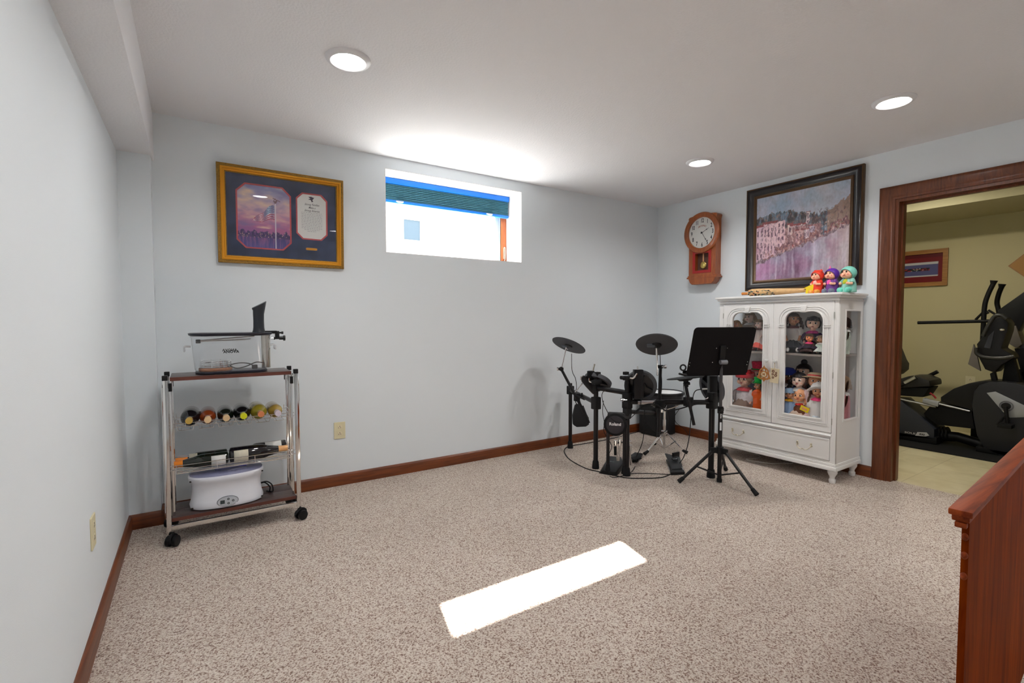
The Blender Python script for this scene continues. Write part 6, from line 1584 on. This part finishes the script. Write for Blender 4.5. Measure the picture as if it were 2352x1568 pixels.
# figurines on the cabinet top
def figurine(label, px, py, x, s, hood, body, front, foot, horn=None):
    hc = Vector(at(px, py, 0, x)); zf = 1.402; r = .0335 * s
    t = thing('baby_figurine', (x, hc.y, zf), label, 'figurine', group='hooded baby figurines on the cabinet')
    Q = Matrix.Translation(hc) @ Matrix.Rotation(R(-18), 4, 'Z')
    Hf = lambda a, b, c: Q @ Vector((a * r, b * r, c * r)); m3 = Q.to_3x3().to_4x4()
    b = MB().ell(hc, (r * .90, r * .98, r * .88), m=m3, u=20, v=14)
    for s_ in (-1, 1): b.ell(Hf(-.45, s_ * .42, -.30), (r * .46, r * .46, r * .42), m=m3, u=12, v=8)
    b.ell(Hf(-.92, 0, -.18), r * .12, u=8, v=6)
    zb_ = (zf - hc.z) / r
    b.ell(Hf(.1, 0, (zb_ - .7) / 2), (r * .75, r * .85, r * abs(zb_ + .6) / 2), u=14, v=10)
    for s_ in (-1, 1):
        b.tube([Hf(0, s_ * .7, -1.1), Hf(-.5, s_ * .95, -1.7), Hf(-.85, s_ * .65, -1.65)], [r * .26, r * .24, r * .2], 8); b.ell(Hf(-.90, s_ * .60, -1.62), r * .24, u=8, v=6)
    me = bpy.data.meshes.new('t'); bmesh.ops.recalc_face_normals(b.bm, faces=b.bm.faces[:]); b.bm.to_mesh(me); b.bm.free()
    to_ = bpy.data.objects.new('t', me); COL.objects.link(to_); q = to_.modifiers.new('r', 'REMESH'); q.mode = 'VOXEL'; q.voxel_size = .002; q = to_.modifiers.new('s', 'SMOOTH'); q.iterations = 3
    bpy.context.view_layer.update(); me2 = bpy.data.meshes.new_from_object(to_.evaluated_get(bpy.context.evaluated_depsgraph_get())); bpy.data.objects.remove(to_); bpy.data.meshes.remove(me)
    MB().mesh(me2).build('body', skin_f, t, angle=80)
    g = MB(); u_, v_ = 24, 16; rows = []
    Hh = Q @ Matrix.Rotation(R(62), 4, 'Y')
    for j in range(v_ + 1):
        th = math.pi * .66 * j / v_ ; rows.append([g.bm.verts.new(Hh @ Vector((math.sin(th) * math.cos(2 * math.pi * i / u_) * r * 1.10, math.sin(th) * math.sin(2 * math.pi * i / u_) * r * 1.12, math.cos(th) * r * 1.12))) for i in range(u_)])
    rows = [[v_ for v_ in row] for row in rows]
    for A_, B_ in zip(rows, rows[1:]):
        for i in range(u_): g.bm.faces.new((A_[i], A_[(i + 1) % u_], B_[(i + 1) % u_], B_[i]))
    bmesh.ops.remove_doubles(g.bm, verts=rows[0], dist=1e-6)
    if horn == 'ears':
        for s_ in (-1, 1): g.lathe([(r * .30, 0), (r * .2, r * .25), (.0001, r * .42)], Hf(.1, s_ * .68, .78), m=m3, seg=10)
    ob = g.build('hood', hood, t); sm_ = ob.modifiers.new('s', 'SOLIDIFY'); sm_.thickness = .003
    if horn == 'unicorn': MB().lathe([(r * .22, 0), (r * .12, r * .35), (.0001, r * .62)], Hf(-.3, .15, .98), m=m3, seg=12).build('horn', mat('pink_horn', s2l(230, 110, 170), .4), t)
    MB().lathe([(.55 * r, 0), (.80 * r, -.25 * r), (.98 * r, -.9 * r), (1.05 * r, (zb_ + .95) * r), (.9 * r, (zb_ + .9) * r)], Hf(.15, 0, -.85), m=m3, seg=24).build('suit', body, t)
    for s_ in (-1, 1):
        MB().tube([Hf(0, s_ * .68, -1.05), Hf(-.42, s_ * .98, -1.6)], [r * .34, r * .33], 12).build('sleeve', body, t)
        MB().tube([Hf(-.2, s_ * .45, zb_ + .45), Hf(-.95, s_ * .60, zb_ + .40)], [r * .46, r * .42], 14).build('leg', foot, t)
        MB().ell(Hf(-1.0, s_ * .62, zb_ + .42), (r * .34, r * .42, r * .42), u=12, v=8).build('foot', foot, t)
        e_ = MB().ell(Hf(-.84, s_ * .33, .20), (r * .09, r * .12, r * .14), m=m3, u=10, v=8).build('eye', eye_d, t)
        MB().ell(Hf(-.80, s_ * .56, -.22), (r * .10, r * .18, r * .16), m=m3, u=10, v=6).build('cheek', mat('pink_cheek', s2l(250, 150, 130), .5), t)
    MB().ell(Hf(-.98, 0, -.40), (r * .07, r * .20, r * .06), m=m3, u=10, v=6).build('mouth', lips, t)
    MB().ell(Hf(-.55, 0, -1.45), (r * .32, r * .42, r * .55), u=12, v=8).build('front', front, t)
skin_f = mat('figurine_skin', s2l(250, 190, 158), .45)
pl = lambda n_, r, g, b: mat('vinyl_' + n_, s2l(r, g, b), .45)
figurine('hooded baby figurine in red orange, leftmost of three on the cabinet top', 1878, 633, 4.0, 1.18, pl('red_orange', 232, 62, 36), pl('red_orange', 232, 62, 36), pl('peach', 240, 180, 170), pl('amber', 226, 160, 70), 'ears')
figurine('hooded baby figurine in purple with a pink horn, middle of three on the cabinet', 1911, 630, 4.005, 1.28, pl('purple', 92, 40, 160), pl('violet', 110, 60, 140), pl('pink', 230, 90, 170), pl('grey_blue', 112, 120, 140), 'unicorn')
figurine('hooded baby figurine in mint green, rightmost of three on the cabinet top', 1949, 627, 4.0, 1.38, pl('mint', 130, 206, 190), pl('mint_pale', 140, 200, 186), pl('lime', 170, 180, 30), pl('mint_deep', 110, 206, 186))
# folded yellow piece beside them
yh = at(1861, 661, 0, 3.99)
o = MB().poly([(3.97, yh.y + .028, 1.403), (3.97, yh.y - .055, 1.403), (3.97, yh.y - .055, 1.46), (3.97, yh.y - .02, 1.478), (3.97, yh.y + .045, 1.448), (3.97, yh.y + .022, 1.444)], (.05, 0, 0)).build('yellow_hat', pl('yellow', 232, 204, 16), None, bev=.006)
tag(o, 'small bright yellow folded hat at the feet of the orange hooded figurine', 'hat')

# rolled paper parasol lying on the cabinet
ya = at(1704, 668, 0, 4.0).y; ye = at(1855, 668, 0, 4.0).y; pzc = 1.402 + .036
pa_ = thing('paper_parasol', (4.0, (ya + ye) / 2, 1.402), 'closed tan paper parasol with painted flowers and wooden handle lying on the cabinet', 'parasol')
hn = MB(); L_ = ya - ye
Mpr = frame_m((4.0, ya, 1.402 + .034), (1, 0, 0), (0, 0, 1)).to_3x3().to_4x4()   # local z -> -y
hn.lathe([(.0001, 0), (.011, .002), (.013, .008), (.011, .014), (.013, .022), (.011, .030), (.013, .038), (.011, .046), (.013, .054), (.012, .062), (.0001, .064)], (4.0, ya, 1.402 + .030), m=Mpr, seg=18).build('handle', wood('parasol_handle', s2l(190, 110, 40), s2l(222, 148, 70), axis=1, scale=20), pa_)
pf_ = mat('parchment', s2l(206, 168, 118), .75, var=.12, vscale=30)
MB().lathe([(.0001, .060), (.020, .060), (.028, .066), (.042, .095), (.043, .14), (.040, .22), (.031, .36), (.022, L_ - .03), (.014, L_), (.0001, L_)], (4.0, ya, 1.402 + .0335), m=Mpr, seg=36, sy=.78, fold=lambda a, z: 1 + .035 * math.sin(a * 18)).build('paper_canopy', pf_, pa_)
pn_ = MB(); rnd = random.Random(5); cols = []
for nm, cc_, cnt in (('teal', (52, 92, 88), 26), ('dark', (40, 40, 44), 22), ('coral', (206, 104, 60), 8)):
    pn_ = MB()
    for k in range(cnt):
        z_ = .085 + rnd.random() ** 1.2 * .21; a = R(rnd.uniform(150, 235)); rr = .0435 if z_ < .2 else .041
        q = Mpr @ Vector((rr * math.cos(a), rr * .78 * math.sin(a), z_)) + Vector((4.0, ya, 1.4355))
        pn_.ell(q, (.0025, rnd.uniform(.004, .012), rnd.uniform(.002, .005)), u=8, v=6)
    o = pn_.build('painted_flowers', mat('paint_' + nm, s2l(*cc_), .7), pa_); o['kind'] = 'stuff'
# ------------------------------------------------------------------ pendulum wall clock
ck_w = wood('clock_oak', s2l(134, 62, 20), s2l(178, 96, 40), axis=2, scale=7, rough=.35, coat=.4)
cy, cz, cr = 3.008, 2.066, .200
cl = thing('wall_clock', (XR, 3.0, 1.55), 'round oak pendulum wall clock with white dial hanging beside the painting', 'clock')
Mck = lambda x: frame_m((x, cy, cz), (0, -1, 0), (0, 0, 1))
body = MB()
body.plate([(-.150, -.44), (.150, -.44), (.150, .12), (.160, .155), (.15, .17), (.05, .185), (-.05, .185), (-.15, .17), (-.160, .155), (-.150, .12)], [rect(-.085, .085, -.375, -.195)], .085, Mck(XR - .0))
body.build('case', ck_w, cl, bev=.004)
MB().plate([(-.160, -.430), (-.135, -.485), (-.11, -.505), (.11, -.505), (.135, -.485), (.160, -.430), (.160, -.415), (-.160, -.415)], [], .090, Mck(XR), bev=.005).build('bottom_moulding', ck_w, cl)
MB().plate(rect(-.17, .17, -.445, -.430), [], .092, Mck(XR), bev=.003).build('ledge', ck_w, cl)
M3c = Mck(XR - .085).to_3x3().to_4x4()
MB().lathe([(.150, 0), (.196, 0), (.201, .008), (.197, .020), (.182, .028), (.168, .026), (.158, .030), (.152, .026), (.150, .012)], (XR - .083, cy, cz), m=M3c, seg=64).build('bezel', ck_w, cl)
MB().lathe([(.0001, 0), (.152, 0), (.152, .004), (.0001, .004)], (XR - .083, cy, cz), m=M3c, seg=48).build('dial', mat('dial_white', s2l(226, 226, 222), .5), cl)
num = MB(); Mf = Mck(XR - .0875)
for k in range(1, 13):
    a = R(90 - 30 * k); num.text(str(k), .056, Mf @ Matrix.Translation((.118 * math.cos(a), .118 * math.sin(a), .0)), .0003, sx=.62, bold=.0014)
num.build('numerals', mat('numeral_ink', s2l(30, 34, 40), .5), cl)
tx = MB(); word = 'ARCHIBALD'
for i, ch in enumerate(word):
    a = R(90 + 40 - 80 * (i + .5) / len(word)); tx.text(ch, .024, Mf @ Matrix.Translation((.066 * math.cos(a), .018 + .050 * math.sin(a), .0)) @ Matrix.Rotation(a - R(90), 4, 'Z'), .0003)
tx.build('dial_lettering', mat('brick_ink', s2l(176, 110, 96), .5), cl)
def hand(ang, ln, nm):
    Mh_ = Mf @ Matrix.Rotation(R(90 - ang), 4, 'Z') @ Matrix.Translation((0, 0, .003 if nm == 'hour_hand' else .005))
    MB().plate([(-.015, -.002), (ln * .60, -.0018), (ln * .68, -.006), (ln * .74, -.0018), (ln, -.0006), (ln, .0006), (ln * .74, .0018), (ln * .68, .006), (ln * .60, .0018), (-.015, .002)], [], .001, Mh_).build(nm, mat('hand_ink', (.01, .01, .018), .3), cl)
hand(72 - 8, .085, 'hour_hand'); hand(148, .118, 'minute_hand')
MB().cyl((XR - .093, cy, cz), (XR - .098, cy, cz), .008, seg=14).build('hand_hub', MATS['hand_ink'], cl)
MB().lathe([(.0001, 0), (.150, 0), (.150, .001), (.0001, .001)], (XR - .104, cy, cz), m=M3c, seg=40).build('dial_glass', glass('clock_glass'), cl)
MB().plate(rect(-.104, .104, -.395, -.175), [rect(-.075, .075, -.368, -.202)], .006, Mck(XR - .084), bev=.002).build('pendulum_window', mat('red_trim', s2l(170, 24, 22), .35, coat=.3), cl)
MB().plate(rect(-.083, .083, -.373, -.197), [], .004, Mck(XR - .030)).build('pendulum_back', mat('brown_velvet', s2l(110, 78, 66), .8, bump=.4), cl)
MB().box(-.007, .007, -.31, -.197, 0, .003, Mck(XR - .060)).build('pendulum_rod', mat('rod_wood', s2l(206, 150, 108), .4), cl)
MB().lathe([(.0001, -.004), (.030, -.003), (.034, 0), (.030, .003), (.0001, .006)], (XR - .064, cy, cz - .315), m=M3c, seg=32).build('pendulum_bob', mat('brass', s2l(214, 190, 110), .25, metal=.8), cl)

# ------------------------------------------------------------------ lakeside town painting
fy0, fy1, fz0_, fz1_ = 1.652, 2.585, 1.470, 2.388
pc_y, pc_z, pw, ph = (fy0 + fy1) / 2, (fz0_ + fz1_) / 2, fy1 - fy0, fz1_ - fz0_
pt_ = thing('painting', (XR, pc_y, fz0_), 'lakeside town painting in a wide dark frame above the white cabinet', 'painting')
Mq = frame_m((XR - .001, pc_y, pc_z), (0, -1, 0), (0, 0, 1))
dkf = mat('espresso_frame', s2l(22, 14, 17), .34, coat=.2); bronze = mat('bronze_edge', s2l(84, 60, 36), .4, metal=.3)
# frame profile swept round: (distance in from the outer edge, height off the wall)
def sweep_frame(w_, h_, prof, m_):
    mb = MB(); rings = []
    for sx_2, sy_2 in ((-1, -1), (1, -1), (1, 1), (-1, 1)):
        rings.append([mb.bm.verts.new(m_ @ Vector((sx_2 * (w_ / 2 - d_), sy_2 * (h_ / 2 - d_), t_))) for d_, t_ in prof])
    n_ = len(prof)
    for i in range(4):
        A_, B_ = rings[i], rings[(i + 1) % 4]
        for k in range(n_): mb.bm.faces.new((A_[k], A_[(k + 1) % n_], B_[(k + 1) % n_], B_[k]))
    return mb
sweep_frame(pw, ph, [(0, 0), (0, .030), (.004, .036), (.010, .037), (.013, .034), (.016, 0)], Mq).build('outer_edge', bronze, pt_)
sweep_frame(pw, ph, [(.012, .034), (.022, .041), (.034, .042), (.048, .036), (.060, .026), (.068, .022), (.072, .0), (.012, .0)], Mq).build('frame', dkf, pt_)
sweep_frame(pw, ph, [(.066, .022), (.070, .029), (.078, .029), (.084, .022), (.092, .018), (.092, 0), (.066, 0)], Mq).build('inner_edge', bronze, pt_)
iw, ih = pw - .176, ph - .176
def paint(u, v):
    u0_, v0_ = u, v
    wq = fbm(u * 22, v * 22, 11, 3); u += .006 * wq; v += .010 * fbm(u * 30, v * 12, 13, 3)
    n1 = fbm(u * 5, v * 5, 1); n2 = fbm(u * 16, v * 9, 3); n3 = fbm(u * 50, v * 30, 5, 3)
    shore = .20 + .33 * u + .03 * n2                       # waterline climbing to the right
    top_b = .60 + .07 * n1
    # sky
    c = mixc((172, 178, 196), (146, 168, 190), .5 + n1); c = mixc(c, (196, 186, 180), max(0, .6 - abs(u - .75) * 2) * .6)
    hill = .74 + .05 * math.sin(u * 6) + .12 * max(0, (u - .72) / .28) + .03 * n2
    hill2 = .70 + .12 * max(0, u - .45) 
    if v < hill + .03 * n3:
        if u > .78 and v > .50: c = mixc((128, 110, 100), (150, 128, 116), .5 + n2)
        else: c = mixc((104, 124, 142), (48, 50, 50), .55 + n2 * 1.2 + .9 * fbm(u * 34, v * 5, 21, 3))
        if n3 > .28: c = mixc(c, (150, 110, 96), .5)
        if v < .66 and u < .72: c = mixc(c, (92, 72, 70), .45)
    # town
    if shore < v < .60 - .02 * u and u < .72:
        c = mixc((126, 96, 100), (156, 110, 110), .5 + n2); 
    if shore < v < .46 and u >= .66: c = mixc((140, 118, 116), (112, 96, 96), .5 + n2 * 1.3)
    def bld(x0, x1, z0, z1, col, roof=None, win=None):
        nonlocal c
        if x0 < u < x1 and z0 < v < z1:
            c = mixc(col, (150, 110, 130), max(0, -n2) * .7 + .25 * (z1 - v) / (z1 - z0))
            if win:
                nx_, nz_ = win; fu = ((u - x0) / (x1 - x0) * nx_) % 1; fv = ((v - z0) / (z1 - z0) * nz_) % 1
                if .32 < fu < .68 and .25 < fv < .72: c = (96, 70, 86)
        if roof and x0 - .01 < u < x1 + .01 and z1 < v < z1 + roof: c = mixc((150, 76, 74), (112, 60, 64), .5 + n3)
    bld(.0, .09, .22, .64, (206, 178, 190), .03, (2, 3)); bld(.09, .25, .26, .67, (214, 184, 190), .03, (4, 2))
    bld(.25, .34, .36, .68, (222, 190, 194), .0, (2, 4)); bld(.37, .42, .50, .62, (206, 190, 180), .02, (1, 1))
    bld(.40, .56, .585, .60, (206, 196, 190), .02, (8, 1)); bld(.46, .53, .40, .54, (190, 150, 150), .02, (2, 1)); bld(.55, .60, .42, .54, (224, 220, 220), .012, (3, 1))
    bld(.57, .60, .60, .73, (220, 212, 206), .008, (1, 3)); bld(.60, .66, .50, .57, (176, 170, 186), .01, (3, 1)); bld(.43, .53, .28, .36, (216, 180, 178), .03, (2, 1))
    bld(.76, .80, .44, .48, (206, 190, 190), .015); bld(.83, .87, .49, .52, (196, 172, 168), .012); bld(.90, .95, .50, .535, (206, 186, 180), .012); bld(.79, .84, .38, .41, (220, 196, 190), .01)
    if abs(v - shore) < .018 + .01 * n3: c = mixc((96, 78, 90), (150, 136, 140), .5 + n3)
    if shore < v < shore + .09 and n2 > .02 and u > .12: c = mixc((104, 72, 84), (150, 100, 90), .5 + n3)
    if v > shore and .02 < u < .98 and fbm(u * 46, v * 20, 31, 3) > .22 and v < .74: c = mixc(c, (72, 52, 62), .45)
    if v > shore and fbm(u * 50, v * 26, 41, 3) > .30 and .30 < v < .60: c = mixc(c, (214, 186, 182), .55)
    if v <= shore - .012:
        w1_ = .45 * fbm(u * 16, v * 4, 8) + .25 * fbm(u * 9, v * 9, 4); base = mixc((156, 120, 150), (150, 148, 170), .5 + n1 * 1.6)
        base = mixc(base, (178, 166, 158), max(0, u - .6) * 2.0)
        c = mixc(base, (104, 72, 96), max(0, w1_) * 2.2 * max(.0, 1 - abs(u - .42) * 2.0)); c = mixc(c, (196, 190, 214), max(0, -w1_) * .9)
        if u < .18: c = mixc(c, (178, 120, 170), .4)
        c = mixc(c, (88, 58, 84), max(0, .55 - abs(u - .40) * 2.2) + .3 * max(0, fbm(u * 30, v * 2.2, 51, 2)))
        c = mixc(c, (210, 204, 218), .7 * max(0, fbm(u * 26, v * 1.8, 61, 2)))
    c = mixc(c, (255, 255, 255), .0)
    c = mixc(c, (128, 112, 116), .12 + .25 * max(0, n2)); return tuple(min(255, x * 1.14 + 12 * n3) for x in c)
canvas('canvas', iw, ih, 180, 170, paint, frame_m((XR - .016, pc_y, pc_z), (0, -1, 0), (0, 0, 1)), pt_, attr_mat('oil_paint', .5, bump=.5))
MB().plate(rect(-iw / 2 - .01, iw / 2 + .01, -ih / 2 - .01, ih / 2 + .01), [], .010, Mq).build('backing', bronze, pt_)
